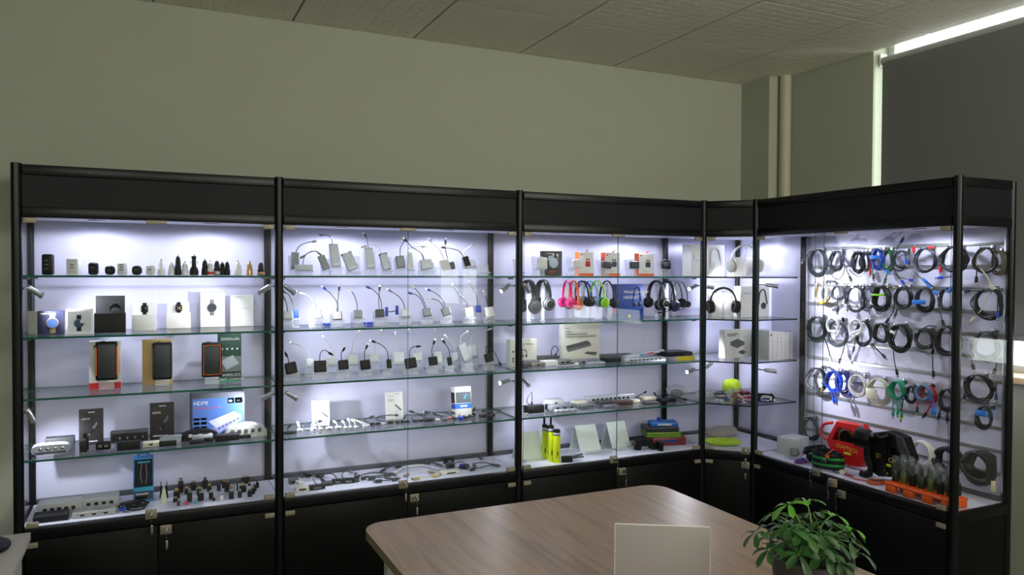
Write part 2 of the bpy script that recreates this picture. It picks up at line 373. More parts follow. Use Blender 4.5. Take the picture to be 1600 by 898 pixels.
dbox(PR+.0006, L4-PR-.0006, 0, TOP-.019, .026, .038, .003).build('top_rail', BLACKM, U4)
dbox(PR+.0006, L4-PR-.0006, .004, TOP-.098, .012, .122).build('header_panel', HEADER, U4)
dbox(PR+.0006, L4-PR-.0006, 0, ZT+.019, .026, .04, .003).build('lower_rail', BLACKM, U4)
dbox(PR+.0006, L4-PR-.0006, 0, ZB-.022, .028, .043, .004).build('base_rail', BLACKM, U4)
d = dbox(PR+.002, L4-PR-.002, -.004, (.06+ZB-.048)/2, .016, ZB-.108, .001).build('base_door', DOORM, U4)
def dsub(parent, fn):
    n0 = set(COL.objects); fn()
    for o in set(COL.objects)-n0:
        if o.parent is parent: o.matrix_local = RZ4.to_4x4()
dsub(d, lambda: (clip(d, PR+.024, ZB-.062, -.012), lock(d, L4-PR-.024, ZB-.066)))
g = dbox(PR+.003, L4-PR-.003, -.010, (ZB+ZT)/2, .005, ZT-ZB-.004).build('glass_door', GLASS, U4)
dsub(g, lambda: (clip(g, PR+.024, ZT-.012), clip(g, PR+.024, ZB+.012), lock(g, L4-PR-.024, ZB+.012)))
for nm, z, h, mm in (('top_board', TOP-.019, .014, HEADER), ('lamp_board', ZT+.006, .012, FLOORB), ('floor_board', ZB-.0166, .016, FLOORB)):
    m = MB(); m.prism([(x, y, z) for x, y in poly], (0, 0, h)); o = m.build(nm, mm, U4)
    if nm == 'lamp_board':
        downlight(o, .15, .20, ZT+.006, P_DOWN*.75); downlight(o, .42, .08, ZT+.006, P_DOWN*.75)
for z in ZS: shelf_mesh(U4, poly, z, DEDGE)
m = MB(); m.box((cxx/2, D+.0205, (ZB+TOP)/2), (cxx-.004, .008, TOP-ZB-.01)); m.build('back_panel', LAV, U4)
m = MB(); m.box((cxx+.0185, (D+FY0)/2+.0105, (ZB+TOP)/2), (.008, D-FY0+.015, TOP-ZB-.01)); m.build('back_panel', LAV, U4)
for pa, pb in (((.022, D-.012), (cxx-.014, D-.012)), ((cxx-.01, D-.014), (cxx-.01, FY0+.03))):
    m = MB(); m.tube([(pa[0], pa[1], ZB+.012), (pb[0], pb[1], ZB+.012)], .008, 8); m.build('back_rail', mat('grey_rail', (70, 72, 80), .4), U4)
m = MB(); m.prism([(x*.94+.01, y*.92+.01, .0) for x, y in poly], (0, 0, .06)); m.build('plinth', BLACKM, U4)

# ------------------------------------------------------------------ small spotlights on the posts
def spotlight(label, post, z, ja, ea, aim, lit=False, power=P_SPOT):
    """arm from the post to the joint, a short silver cylinder head pointing from joint to end"""
    post = Vector(post); ja = Vector(ja); ea = Vector(ea)
    r = thing('spotlight', label, 'spotlight', post, 0, 'small silver spotlights inside the showcases')
    j = ja-post; e = ea-post
    m = MB(); m.tube([(0, 0, j.z+.001), j*.6+Vector((0, 0, j.z*.4)), j], .0032, 8); m.lathe([(.0045, 0), (.0045, .004), (.003, .006)], 12, j.normalized(), (0, 0, j.z)); m.build('arm', STEEL, r)
    d = (e-j).normalized()
    m = MB(); m.lathe([(.006, -.010), (.0095, -.006), (.0105, .0), (.0105, .046), (.0125, .048), (.0125, .055), (.0098, .055), (.0098, .051)], 18, d, j); m.build('lamp_head', ALU, r)
    m = MB(); m.lathe([(.0096, 0), (.0085, .002), (.001, .003)], 16, d, j+d*.0515); m.build('lens', mat('spot_glow', (250, 252, 255), .3, emit=30 if lit else 22), r)
    l = bpy.data.lights.new('spot_lamp', 'SPOT'); l.energy = power; l.color = (.88, .90, 1); l.spot_size = R(120); l.spot_blend = .8; l.shadow_soft_size = .008
    q = bpy.data.objects.new('spot_lamp', l); COL.objects.link(q); q.parent = r
    q.location = j+d*.062; q.rotation_euler = d.to_track_quat('-Z', 'Y').to_euler()
def sp(label, xp, side, jpx, epx, dy, lit=False, power=P_SPOT):
    y = .055; j = aty(jpx[0], jpx[1], y); e = aty(epx[0], epx[1], y+dy)
    spotlight(label, (xp+side*.0168, .0168, j.z), j.z, j, e, None, lit, power)
sp('silver spotlight at the left end of the leftmost showcase, under the top shelf', X0, 1, (46, 450), (64, 461), .02)
sp('silver spotlight at the left end of the leftmost showcase, between third and fourth shelves', X0, 1, (43, 642), (52, 657), .02)
sp('silver spotlight at the right end of the leftmost showcase, above the smartwatch cartons', X1, -1, (421, 447), (405, 457), .02)
sp('silver spotlight at the right end of the leftmost showcase, beside the blue splitter carton', X1, -1, (427, 614), (406, 624), .02)
sp('silver spotlight at the left end of the second showcase, under the top shelf', X1, 1, (446, 447), (461, 459), .02)
sp('silver spotlight at the left end of the second showcase, above the white network adapters', X1, 1, (449, 614), (466, 624), .02)
sp('bright spotlight at the right end of the second showcase, under the top shelf', X2, -1, (795, 446), (782, 456), -.012, True)
sp('bright spotlight at the right end of the second showcase, above the white and blue carton', X2, -1, (795, 594), (779, 599), -.012, True)
sp('silver spotlight at the left end of the third showcase, beside the silver headphones', X2, 1, (819, 445), (828, 458), .02)
sp('silver spotlight at the left end of the third showcase, above the fourth shelf cables', X2, 1, (818, 592), (828, 604), .02)
sp('bright spotlight at the right end of the third showcase, beside the black headsets', X3, -1, (1087, 446), (1072, 454), -.012, True)
sp('bright spotlight at the right end of the third showcase, below the yellow carton', X3, -1, (1084, 577), (1069, 583), -.012, True)
sp('silver spotlight at the left of the corner showcase, above the black headphones', X3, 1, (1106, 448), (1117, 450), .03)
sp('silver spotlight at the left of the corner showcase, above the bagged cables', X3, 1, (1105, 573), (1113, 565), .03)
def spx(label, jpx, epx, power=P_SPOT*1.15):
    j = atx(jpx[0], jpx[1], FX+.04); e = atx(epx[0], epx[1], FX+.075)
    spotlight(label, (FX+.0168, FY0+.0168, j.z), j.z, j, e, None, True, power)
spx('bright spotlight in the corner showcase on the right post, beside the headphone carton', (1199, 445), (1213, 447))
spx('bright spotlight in the corner showcase on the right post, below the row of cartons', (1197, 578), (1212, 580))
# ------------------------------------------------------------------ carton builder and helpers for shelf goods
def yat(px, py, z, lo=.02, hi=.32): return max(lo, min(hi, atz(px, py, z).y))
UNREADABLE = {'Wireless', 'FREE BUD', 'wireless', 'EYE', 'Noise cancel', 'EARFUN', 'USB-C TRIPLE DISPLAY', 'DOCKING STATION', 'USB-C', 'EARPHONE', 'WIRED SET', 'POWER', 'P', '3D', '4K', '4K Video Switch'}   # print too blurred to read: plain ink bars
def carton(label, pxl, pxr, pyt, z, y, dep, col, prints=(), texts=(), lean=0, group=None, name='carton', cat='carton', hang=False, lid=None):
    """upright printed carton: front face spans pixels pxl..pxr at depth y, top at pyt, standing on height z. u,v run 0..1 over the front face"""
    y = min(y, .352-dep)
    a, b_ = aty(pxl, pyt, y), aty(pxr, pyt, y); wd = b_.x-a.x; h = (a.z+b_.z)/2-z
    r = thing(name, label, cat, ((a.x+b_.x)/2, y, z+dep*math.sin(lean)), 0, group, -lean)
    body = MB(); body.box((0, dep/2, h/2), (wd, dep, h), .0015); bo = body.build('box', col, r)
    if hang:
        m = MB(); t = .0012
        for sx in (-1, 1): m.box((sx*wd*.23, .002, h+.007), (wd*.16, t, .014))
        m.box((0, .002, h+.017), (wd*.62, t, .008)); m.build('hang_tab', col, r)
    for q in prints:
        n, u0, v0, u1, v1, c = q
        m = MB(); m.box(((u0+u1)/2*wd-wd/2, -.0006, (v0+v1)/2*h), ((u1-u0)*wd, .0012, (v1-v0)*h)); m.build(n, c, r)
    for s, u, v, k, c in texts:
        if s in UNREADABLE: m = MB(); l_ = min(len(s)*.52*k*h, wd*(.95-u)); m.box((u*wd-wd/2+l_/2, -.0008, (v+k*.35)*h), (l_, .0012, k*h*.55)); m.build('print_line', c, r)
        else: text(s, k*h, (u*wd-wd/2, -.0016, v*h), c, r)
    r['w'] = wd; r['h'] = h
    return r, wd, h
def poly_print(r, name, pts, wd, h, c, y=-.0006, t=.0012):
    m = MB(); m.prism([(u*wd-wd/2, y-t/2, v*h) for u, v in pts], (0, t, 0)); return m.build(name, c, r)
def stand(label, px, y, z, w_, h, lip=.012, group='clear acrylic display stands', d=.05):
    """bent acrylic easel: foot, leaning back plate and front lip"""
    p = aty(px, 449, y)
    r = thing('display_stand', label, 'display stand', (p.x, y, z), 0, group)
    t = .003
    m = MB(); m.box((0, .010, t/2), (w_, d, t), .0008); m.build('foot', ACRYL, r)
    m = MB(); m.prism([(-w_/2, .010, t), (-w_/2, .010+t, t), (-w_/2, .010+.22*h+t, h), (-w_/2, .010+.22*h, h)], (w_, 0, 0)); m.build('back_plate', ACRYL, r)
    m = MB(); m.prism([(-w_/2, -.012, lip), (-w_/2, .013, lip), (-w_/2, .013, lip+t), (-w_/2, -.009, lip+t), (-w_/2, -.009, lip+.008), (-w_/2, -.012, lip+.008)], (w_, 0, 0)); m.build('lip', ACRYL, r)
    return r

# ------------------------------------------------------------------ leftmost showcase, top shelf: wall chargers and car chargers
Z1, Z2, Z3, Z4 = ZS
YA = .13
def wall_charger(label, pxc, pyt, wpx, col, ports=(), round_=.35, z=Z1, y=YA, dk=False):
    a = aty(pxc, pyt, y); k = (Vector(a)-CAM).dot(FW)/FPX; w_ = wpx*k*1.05; h = a.z-z
    r = thing('wall_charger', label, 'charger', (a.x, y, z), R(-14), 'phone wall chargers on the top shelf')
    m = MB(); m.box((0, 0, h/2), (w_, w_*.85, h), w_*round_, seg=4); m.build('body', col, r)
    m = MB(); m.box((0, -w_*.425, h/2), (w_*.66, .0012, h*.82), .0004); m.build('face_plate', K2 if dk else mat('off_white_plate', (218, 218, 216), .5), r)
    for v in ports:
        m = MB(); m.box((0, -w_*.43, h*v), (w_*.36, .0016, .0035), .0005); m.build('port', MG if dk else DG, r)
G = 'in the charger row on the leftmost top shelf'
wall_charger('tall black wall charger standing first at the left end of the charger row', 75, 397, 14.5, K, (.3, .5, .7), .2, dk=True)
wall_charger('white square-edged wall charger with two ports beside the tall black charger', 115, 404, 16, WH, (.45, .62), .08)
wall_charger('black wall charger of middle height right of the white square-edged charger', 146, 410, 13, K, (.6,), .3, dk=True)
wall_charger('short round black wall charger left of the white three-port charger', 172, 415, 14, K, (.55,), .4, dk=True)
wall_charger('white wall charger with three ports between two short black chargers', 191, 410, 12, WH, (.4, .6, .8), .2)
wall_charger('short round black wall charger right of the white three-port charger', 214, 415, 14, K, (.55,), .4, dk=True)
wall_charger('white rounded wall charger with one port, nearest the white car chargers', 235, 414, 12.5, WH, (.55,), .35)
def car_charger(label, pxc, pyt, wpx, col, base=None, tip=None, z=Z1, y=YA, flare=False):
    a = aty(pxc, pyt, y); k = (a-CAM).dot(FW)/FPX; w_ = wpx*k*1.02; h = a.z-z; q = w_/2
    r = thing('car_charger', label, 'car charger', (a.x, y+random.uniform(-.006, .006), z), random.uniform(-.5, .5), 'car chargers standing on the top shelf')
    if flare: prof = [(q*.8, 0), (q, .02*h), (q, .2*h), (q*.8, .34*h), (q*.5, .42*h), (q*.48, .8*h), (q*.6, .82*h), (q*.55, .9*h), (q*.25, .92*h)]
    else: prof = [(q*.86, 0), (q, .02*h), (q*.98, .3*h), (q*.86, .46*h), (q*.72, .52*h), (q*.70, .74*h), (q*.5, .86*h), (q*.28, .9*h)]
    m = MB(); m.lathe(prof, 20); m.build('body', col, r)
    m = MB(); m.lathe([(q*.25, .89*h), (q*.25, .95*h), (q*.14, h), (q*.02, h)], 12); m.build('contact_tip', STEEL, r)
    if base: m = MB(); m.lathe([(q*1.02, .004), (q*1.04, .012), (q*1.04, .22*h), (q*1.0, .25*h)], 20); m.build('base_ring', base, r)
    for s in (-1, 1):
        m = MB(); m.box((s*q*.78, 0, .62*h), (.002, q*.5, .12*h), .0006); m.build('side_spring', STEEL, r)
car_charger('tall slim white car charger, first of the car charger row from the left', 252, 404, 11, WH)
car_charger('white car charger just left of the tallest black car charger', 268, 409, 10, WH)
car_charger('tallest black car charger, straight-sided, between two white ones', 278, 397, 10, K)
car_charger('white car charger just right of the tallest black car charger', 289, 408, 10, WH)
car_charger('black car charger with a wide flared foot', 303, 397, 13, K, None, None, flare=True)
car_charger('black car charger left of the white one with a red base', 320, 404, 10, K)
car_charger('white car charger with a red base ring', 328.5, 407, 11, WH, RD)
car_charger('black car charger with a silver base ring, right of the red-based one', 339, 405, 10, K, SV)
car_charger('black car charger in the middle of the three close-set black ones', 347.5, 408, 9, K)
car_charger('black car charger left of the lone white car charger', 355, 407, 9, K)
car_charger('lone white car charger left of the gold one', 371.5, 407, 11, WH)
car_charger('gold-coloured car charger right of the lone white one', 390, 407, 9.5, GOLD)
car_charger('small black car charger with a gold base ring at the row end', 407.5, 408, 10.5, K, GOLD)

# second shelf: smartwatch boxes
def watch(parent, x, y, z, s, strap=K, face=K, hands=None, lean=0, tilt=0):
    m = MB(); m.box((x, y, z+s*.62), (s*.52, .006, s*.5), .0015); m.box((x, y, z-s*.62), (s*.52, .006, s*.5), .0015); m.build('watch_strap', strap, parent)
    m = MB(); m.box((x, y-.003, z), (s*.9, .009, s), .004, seg=3); m.build('watch_case', K2, parent)
    m = MB(); m.box((x, y-.008, z), (s*.74, .0015, s*.82), .0006); o = m.build('watch_face', face, parent)
    for i, c in enumerate(hands or ()):
        m = MB(); an = R(45+90*i); m.box((x+math.cos(an)*s*.2, y-.009, z+math.sin(an)*s*.2), (s*.3, .001, s*.1), 0, Matrix.Rotation(-an, 3, 'Y')); m.build('dial_mark', c, o)
def round_watch(parent, x, y, z, rr, strap=K, face=None, rim=SV):
    m = MB()
    for s in (-1, 1): m.box((x, y+.001, z+s*rr*1.35), (rr*.95, .004, rr*1.1), .001)
    m.build('watch_strap', strap, parent)
    m = MB(); m.lathe([(rr, 0), (rr*1.04, .003), (rr, .006), (rr*.9, .007)], 28, (0, -1, 0), (x, y, z)); m.build('watch_case', rim, parent)
    m = MB(); m.lathe([(rr*.9, .0072), (rr*.88, .0078), (.0005, .0078)], 28, (0, -1, 0), (x, y, z)); m.build('watch_face', face or K2, parent)
NAVY = mat('dark_blue_print', (34, 38, 66), .4); STEELB = mat('steel_blue_print', (52, 78, 124), .5)
yb = yat(75, 522, Z2)
r, wd, h = carton('dark blue smartwatch carton with a round watch printed on it, leftmost on the second shelf', 58, 99, 486, Z2, yb, .06, NAVY, [], [('SMART WATCH', .1, .86, .085, WPRINT)])
m = MB(); m.prism([(-wd/2, 0, 0), (-wd/2-.036, .045, 0), (-wd/2-.036, .045, h), (-wd/2, 0, h)], (-.001, .0015, 0)); m.build('open_flap', PAPER, r)
round_watch(r, wd*.08, -.001, h*.48, .021, mat('strap_print', (140, 120, 90), .5), STEELB, GOLD)
r, wd, h = carton('white smartwatch carton with a black round watch, beside the dark blue one', 103, 145, 483, Z2, yat(124, 522, Z2), .05, PAPER, [('inset', .06, .08, .94, .92, mat('pale_grey_print', (214, 216, 222), .6))])
round_watch(r, -wd*.02, -.002, h*.45, .017, K, mat('dark_teal_print', (40, 70, 90), .4), K2)
m = MB(); m.box((wd*.1, -.0105, h*.52), (.012, .001, .014)); m.build('dial_digits', WPRINT, r)
# black open watch box: base tray with lid standing behind
def open_box(label, pxl, pxr, ptop, pmid, y, colm, inner, wm):
    y = min(y, .282)
    a, b_, t = aty(pxl, pmid, y), aty(pxr, pmid, y), aty((pxl+pxr)/2, ptop, y+.03)
    wd = b_.x-a.x; h = a.z-Z2; h2 = t.z-Z2
    r = thing('watch_box', label, 'box', ((a.x+b_.x)/2, y, Z2), 0, 'opened smartwatch boxes on the second shelf')
    m = MB(); tk = .003
    m.box((0, .001, h/2), (wd, .002, h), .0006); m.box((0, .068, h/2), (wd, .002, h), .0006)
    for s in (-1, 1): m.box((s*(wd/2-.001), .0345, h/2), (.002, .068, h), .0006)
    m.box((0, .0345, .0015), (wd, .068, .003)); m.build('tray', colm, r)
    m = MB(); m.box((0, .0345, h*.9), (wd-.006, .062, h*.06), .001); m.build('cushion', inner, r)
    m = MB(); m.box((0, .03+.022, (h*.93+h2)/2), (wd-.006, .004, h2-h*.93), .001); m.build('watch_card', inner, r)
    if wm == 'side':
        m = MB(); m.tube([(wd*.16-.014, .046, h+.012), (wd*.16-.012, .03, h+.030), (wd*.16+.012, .03, h+.03), (wd*.16+.014, .046, h+.012)], .006, 8); m.build('watch_strap', K, r)
        m = MB(); m.box((wd*.17, .036, h+.012), (.030, .010, .018), .003); m.box((wd*.17, .038, h+.04), (.028, .006, .022), .003); m.build('watch_case', DG, r)
    else:
        watch(r, wd*.02, .046, (h+h2)/2-.002, .030, K, K, wm)
    return r
open_box('opened black box with a dark wristwatch propped on top', 147, 196, 462, 490, yat(170, 520, Z2), K2, mat('charcoal_card', (66, 66, 72), .6), 'side')
open_box('opened white box with a plain black square smartwatch', 206, 244, 473, 492, yat(225, 516, Z2), PAPER, PAPER, [mat('grey_dial', (150, 160, 160), .4)])
open_box('opened white box with a square smartwatch showing a coloured cross dial', 260, 298, 473, 489, yat(280, 512, Z2), PAPER, PAPER, [mat('lime_dial', (190, 220, 60), .4), mat('red_dial', (230, 70, 60), .4), mat('blue_dial', (60, 110, 230), .4), mat('yellow_dial', (240, 200, 60), .4)])
r, wd, h = carton('white carton with a grey round watch picture, right of the opened watch boxes', 313, 351, 456, Z2, yat(332, 507, Z2), .045, PAPER, [], [('P', .12, .09, .05, LPRINT)])
round_watch(r, -wd*.02, -.001, h*.56, .019, MG, mat('dial_dark', (40, 42, 48), .4), PRINT)
carton('plain white carton lettered SMART LIFE at the right end of the second shelf', 360, 396, 461, Z2, yat(378, 506, Z2), .04, PAPER, [('label_line', .06, .94, .5, .955, LPRINT)], [('SMART LIFE', .2, .56, .075, LPRINT)])

# third shelf: power banks in front of their cartons
def power_bank(label, pxl, pxr, pyt, pyb, z, y, trim, extra=None):
    a, b_ = aty(pxl, pyt, y), aty(pxr, pyb, y); wd = b_.x-a.x; h = a.z-b_.z; z0 = b_.z-z
    r = thing('power_bank', label, 'power bank', ((a.x+b_.x)/2, y, z), 0, 'rugged power banks on the third shelf')
    m = MB(); m.box((0, 0, z0+h/2), (wd, .022, h), .008, seg=3); m.build('body', K, r)
    m = MB(); m.box((0, -.0105, z0+h/2), (wd*.8, .003, h*.86), .001); m.build('face_panel', mat('power_bank_face', (44, 48, 56), .45), r)
    if trim:
        for s in (-1, 1):
            m = MB(); m.box((s*wd*.47, -.002, z0+h/2), (wd*.08, .020, h*.74), .003); m.build('side_trim', trim, r)
    m = MB(); m.box((-wd*.16, 0, z0+h+.001), (wd*.22, .012, .004), .001); m.build('port_cover', DG, r)
    m = MB(); m.box((0, .002, z0/2+.001), (wd*.7, .03, max(.004, z0)), .001); m.build('stand', ACRYL, r)
    for s in (-1, 1):
        m = MB(); m.cyl((s*wd*.36, -.0125, z0+h*.5), (s*wd*.36, -.0135, z0+h*.5), .002, n=8); m.build('screw', MG, r)
    if extra: extra(r, wd, h, z0)
y3 = .14
carton('white carton with a red foot behind the orange-edged power bank', 139, 189, 533, Z3, y3+.03, .05, PAPER, [('red_band', .0, .0, 1, .13, RD)], [('P', .14, .86, .09, PRINT)])
power_bank('black power bank with orange edges standing before a white carton', 149, 184, 534, 593, Z3, y3, ORG)
carton('tan kraft carton behind the plain black power bank', 222, 269, 531, Z3, y3+.06, .05, mat('kraft_carton', (190, 160, 100), .7), [('icon_panel', .32, .6, .5, .92, mat('kraft_print', (150, 120, 70), .7))], [('POWER', .3, .2, .08, mat('kraft_print', None))])
power_bank('plain black power bank standing before a tan carton', 238, 269, 535, 592, Z3, y3+.015, DG)
r, wd, h = carton('dark green carton lettered WIRELESS FAST CHARGER with a phone picture', 341, 377, 521, Z3, .2, .04, mat('forest_green_print', (24, 62, 50), .55), [('grey_picture', .0, .2, 1, .52, mat('stone_print', (120, 124, 122), .6)), ('green_edge', 0, 0, 1, .03, GRN)], [('20000mAh', .1, .86, .085, WPRINT), ('WIRELESS', .16, .1, .085, WPRINT), ('FAST CHARGER', .06, .02, .07, WPRINT)])
poly_print(r, 'phone_picture', [(.1, .42), (.35, .24), (.9, .36), (.62, .55)], wd, h, mat('phone_print', (176, 186, 196), .5), -.002)
for k in range(4): m = MB(); m.cyl(((.16+.22*k)*wd-wd/2, -.0005, h*.68), ((.16+.22*k)*wd-wd/2, -.002, h*.68), .0045, n=12); m.build('icon_dot', WPRINT, r)
def solar(r, wd, h, z0):
    for s in (-1, 1): m = MB(); m.box((s*wd*.42, -.0125, z0+h/2), (.0022, .002, h*.84)); m.build('orange_line', ORG, r)
    for s in (-1, 1): m = MB(); m.box((0, -.0125, z0+h/2+s*h*.42), (wd*.84, .002, .0022)); m.build('orange_line', ORG, r)
power_bank('black power bank with an orange outline before the dark green carton', 315, 347, 535, 588, Z3, .13, None, solar)

# fourth shelf: signal boxes
DKB = mat('dark_brown_black_carton', (44, 40, 42), .55)
for lab, a, b_, c, y in (('dark carton with a splitter picture, left one of the two hanging cartons', 123, 161, 640, .2), ('dark carton with a splitter picture, beside the large blue carton', 234, 272, 630, .2)):
    r, wd, h = carton(lab, a, b_, c, Z4, y, .03, DKB, [('hang_slot', .38, .915, .66, .945, LPRINT)], [('HDMI', .1, .72, .085, WPRINT), ('4K Video Switch', .12, .09, .05, LPRINT)])
    poly_print(r, 'device_picture', [(.38, .3), (.45, .27), (.78, .6), (.72, .66)], wd, h, mat('device_print', (116, 118, 124), .5))
    poly_print(r, 'device_port', [(.42, .33), (.5, .31), (.62, .45), (.56, .48)], wd, h, K2, -.0014)
yb = .16
r, wd, h = carton('large blue carton lettered HDMI showing a silver splitter', 298, 382, 613, Z4, yb, .075, mat('slate_grey_carton', (88, 92, 104), .5), [('blue_front', .03, .04, .97, .88, mat('splitter_blue', (72, 108, 178), .45)), ('red_tag', .05, .40, .16, .45, RD), ('white_tag', .18, .40, .29, .45, LPRINT), ('blue_tag', .05, .30, .16, .36, LB), ('green_tag', .18, .30, .29, .36, mat('pale_green_print', (150, 190, 140), .6)), ('orange_tag', .05, .2, .16, .26, ORG), ('yellow_tag', .18, .2, .29, .26, mat('pale_yellow_print', (206, 206, 120), .6)), ('uhd_badge', .82, .74, .96, .86, mat('badge_gold', (150, 140, 30), .5)), ('cube_badge', .68, .74, .8, .86, mat('badge_blue', (120, 170, 220), .5))], [('HDMI', .05, .74, .12, WPRINT), ('1 In 4 HDMI Splitter Full HD', .05, .65, .048, mat('salmon_print', (235, 110, 90), .5)), ('3D', .7, .77, .07, WPRINT), ('4K', .85, .77, .07, INK)])
poly_print(r, 'device_top', [(.32, .36), (.80, .55), (.94, .46), (.46, .20)], wd, h, mat('device_lilac', (188, 192, 228), .5), -.0016)
poly_print(r, 'device_front', [(.34, .21), (.46, .20), (.94, .46), (.94, .34), (.5, .08), (.36, .12)], wd, h, mat('device_violet', (140, 148, 204), .5), -.0016)
for k in range(6): poly_print(r, 'device_port', [(.50+.07*k, .19+.038*k), (.54+.07*k, .21+.038*k), (.54+.07*k, .185+.038*k), (.50+.07*k, .165+.038*k)], wd, h, INK, -.0026)
m = MB(); m.box((-wd/2-.0008, .037, h*.5), (.001, .07, h*.96)); m.build('side_panel', mat('side_print', (74, 78, 90), .5), r)
# devices on the fourth shelf: (label, pixel left, right, top, bottom, depth metres, body, ports, style)
def device(label, pxl, pxr, pyt, pyb, z, dep, col, nports=4, style='box', port=K2, y=None, name='signal_box', cat='signal box', group=None, rz=0, front=None, bev=.002):
    y = yat((pxl+pxr)/2, pyb, z, .02, .30) if y is None else y
    a, b_ = aty(pxl, pyt, y), aty(pxr, pyb, y); wd = b_.x-a.x
    t_ = atz((pxl+pxr)/2, pyt, z)
    h = max(.006, (aty((pxl+pxr)/2, pyb, y).z-z)+.0001)
    vh = aty((pxl+pxr)/2, pyt, y).z-z                      # height if it had no depth
    # visible top: a deep low box shows its top; keep body height from the remaining height
    cz = CAM.z-z; dist = (Vector((a.x, y, z))-CAM).dot(FW)
    h = max(.007, vh-dep*cz/(dist+dep)*.9)
    r = thing(name, label, cat, ((a.x+b_.x)/2, y, z), rz, group)
    m = MB()
    if style == 'oval':
        n = 24; ring = []
        for k in range(n):
            t = 2*math.pi*k/n; ex = math.copysign(abs(math.cos(t))**.45, math.cos(t))*wd/2; ez = math.copysign(abs(math.sin(t))**.75, math.sin(t))*h/2+h/2; ring.append((ex, 0, ez))
        m.prism(ring, (0, dep, 0))
    elif style == 'arch':
        ring = [(-wd/2, 0, 0), (wd/2, 0, 0)]+[(wd/2*math.cos(math.pi*k/16), 0, h*.35+h*.65*math.sin(math.pi*k/16)) for k in range(17)]
        m.prism(ring, (0, dep, 0))
    elif style == 'wedge':
        m.prism([(-wd/2, 0, 0), (-wd/2, 0, h*.8), (-wd/2, dep*.25, h), (-wd/2, dep, h), (-wd/2, dep, 0)], (wd, 0, 0))
    else: m.box((0, dep/2, h/2), (wd, dep, h), bev)
    m.build('body', col, r)
    if front: m = MB(); m.box((0, -.0006, h/2), (wd*.94, .0014, h*.72), .0004); m.build('front_plate', front, r)
    for k in range(nports):
        u = (k+.5)/nports*.8-.4
        m = MB(); m.box((u*wd, -.0012, h*.5), (min(.014, wd*.5/nports), .0024, max(.003, h*.3)), .0005); m.build('port', port, r)
    return r, wd, h
r, wd, h = device('silver rounded box with four round buttons at the left end of the fourth shelf', 48, 109, 690, 710, Z4, .055, SV, 0, 'oval')
for k in range(4): m = MB(); m.lathe([(.0065, -.001), (.0062, .003), (.003, .0045), (.0002, .005)], 16, (0, -1, 0), ((-.26+.19*k)*wd, 0, h*.62)); m.build('button', STEEL, r)
m = MB(); m.box((0, -.001, h*.22), (wd*.8, .002, h*.22), .0005); m.build('front_strip', DG, r)
device('flat dark grey box behind the silver rounded box', 70, 116, 680, 696, Z4, .05, DG, 0, y=.2)
r, wd, h = device('small black stick adapter standing upright before the left dark carton', 124, 136, 688, 706, Z4, .03, K, 1, y=.07)
m = MB(); m.box((wd*.5, .016, .030), (.011, .012, .05), .002); m.box((wd*.2, .02, .062), (.014, .008, .02), .001); m.build('raised_plug', K2, r); m = MB(); m.box((wd*.2, .02, .078), (.011, .005, .014)); m.build('metal_plug', STEEL, r)
device('small black rounded switch right of the stick adapter', 149, 173, 688, 703, Z4, .035, K, 2, 'box', MG, bev=.006)
r, wd, h = device('long dark grey box with four round sockets in front', 172, 232, 670, 686, Z4, .05, DG, 0, y=.19, front=K2)
for k in range(4): m = MB(); m.cyl(((-.25+.2*k)*wd, -.0005, h*.45), ((-.25+.2*k)*wd, -.004, h*.45), .0042, n=12); m.build('socket', MG, r)
device('low black box in the front row below the long grey box', 183, 219, 687, 703, Z4, .04, K2, 3)
device('slim white clear-topped box in the front row', 223, 249, 688, 698, Z4, .03, CREAM, 1)
r, wd, h = device('silver rounded reader standing behind the small black front box', 249, 288, 679, 692, Z4, .03, SV, 0, 'oval', y=.11)
device('small black box leaning against the silver rounded reader', 249, 276, 688, 698, Z4, .025, K, 2, y=.05)
device('black arched box in front of the large blue carton', 283, 342, 668, 682, Z4, .05, K2, 3, 'arch', LPRINT, y=.11)
device('short black box with a silver top in the front row', 296, 318, 686, 693, Z4, .04, K, 1, y=.045, front=K)
device('slim silver-grey bar behind the short black boxes', 300, 333, 678, 685, Z4, .02, SV, 0, y=.085)
device('small black block beside the silver-grey bar', 319, 333, 683, 688, Z4, .02, K, 1, y=.065)
device('wide black box with grey top right of the small front boxes', 337, 374, 676, 691, Z4, .05, K2, 2, y=.05)
device('small black box at the right end of the fourth shelf front row', 374, 392, 678, 683, Z4, .03, K, 1, y=.075)
device('white arched hub with five ports in front of the blue carton', 352, 417, 658, 676, Z4, .07, mat('pearl_white_plastic', (214, 216, 214), .35), 5, 'arch', PRINT, y=.10)

# base board of the leftmost showcase
device('long white hub box with five ports at the back left of the base', 57, 127, 776, 796, ZB, .09, mat('light_grey_plastic', (182, 184, 184), .45), 5, y=.14)
device('black sloped box at the front left corner of the base', 51, 106, 797, 818, ZB, .06, K2, 0, 'wedge', y=.05)
device('silver hub box with four ports behind the wide silver box', 126, 186, 768, 790, ZB, .10, mat('light_grey_plastic', None), 4, y=.17)
device('wide silver box with three ports in the front row of the base', 112, 181, 790, 812, ZB, .08, mat('warm_grey_plastic', (170, 170, 164), .45), 3, y=.055)
r, wd, h = carton('blue and black carton with a hanging tab on the base of the leftmost showcase', 208, 240, 714, ZB, .19, .035, mat('carton_blue', (40, 124, 196), .5), [('black_window', .06, .34, .94, .95, K2), ('pale_band', .0, .25, 1, .33, CY), ('lower_panel', .06, .05, .94, .23, DG), ('badge', .1, .06, .66, .13, CY)], [('EARPHONE', .22, .87, .06, CY), ('WIRED SET', .12, .16, .055, LPRINT)], hang=True)
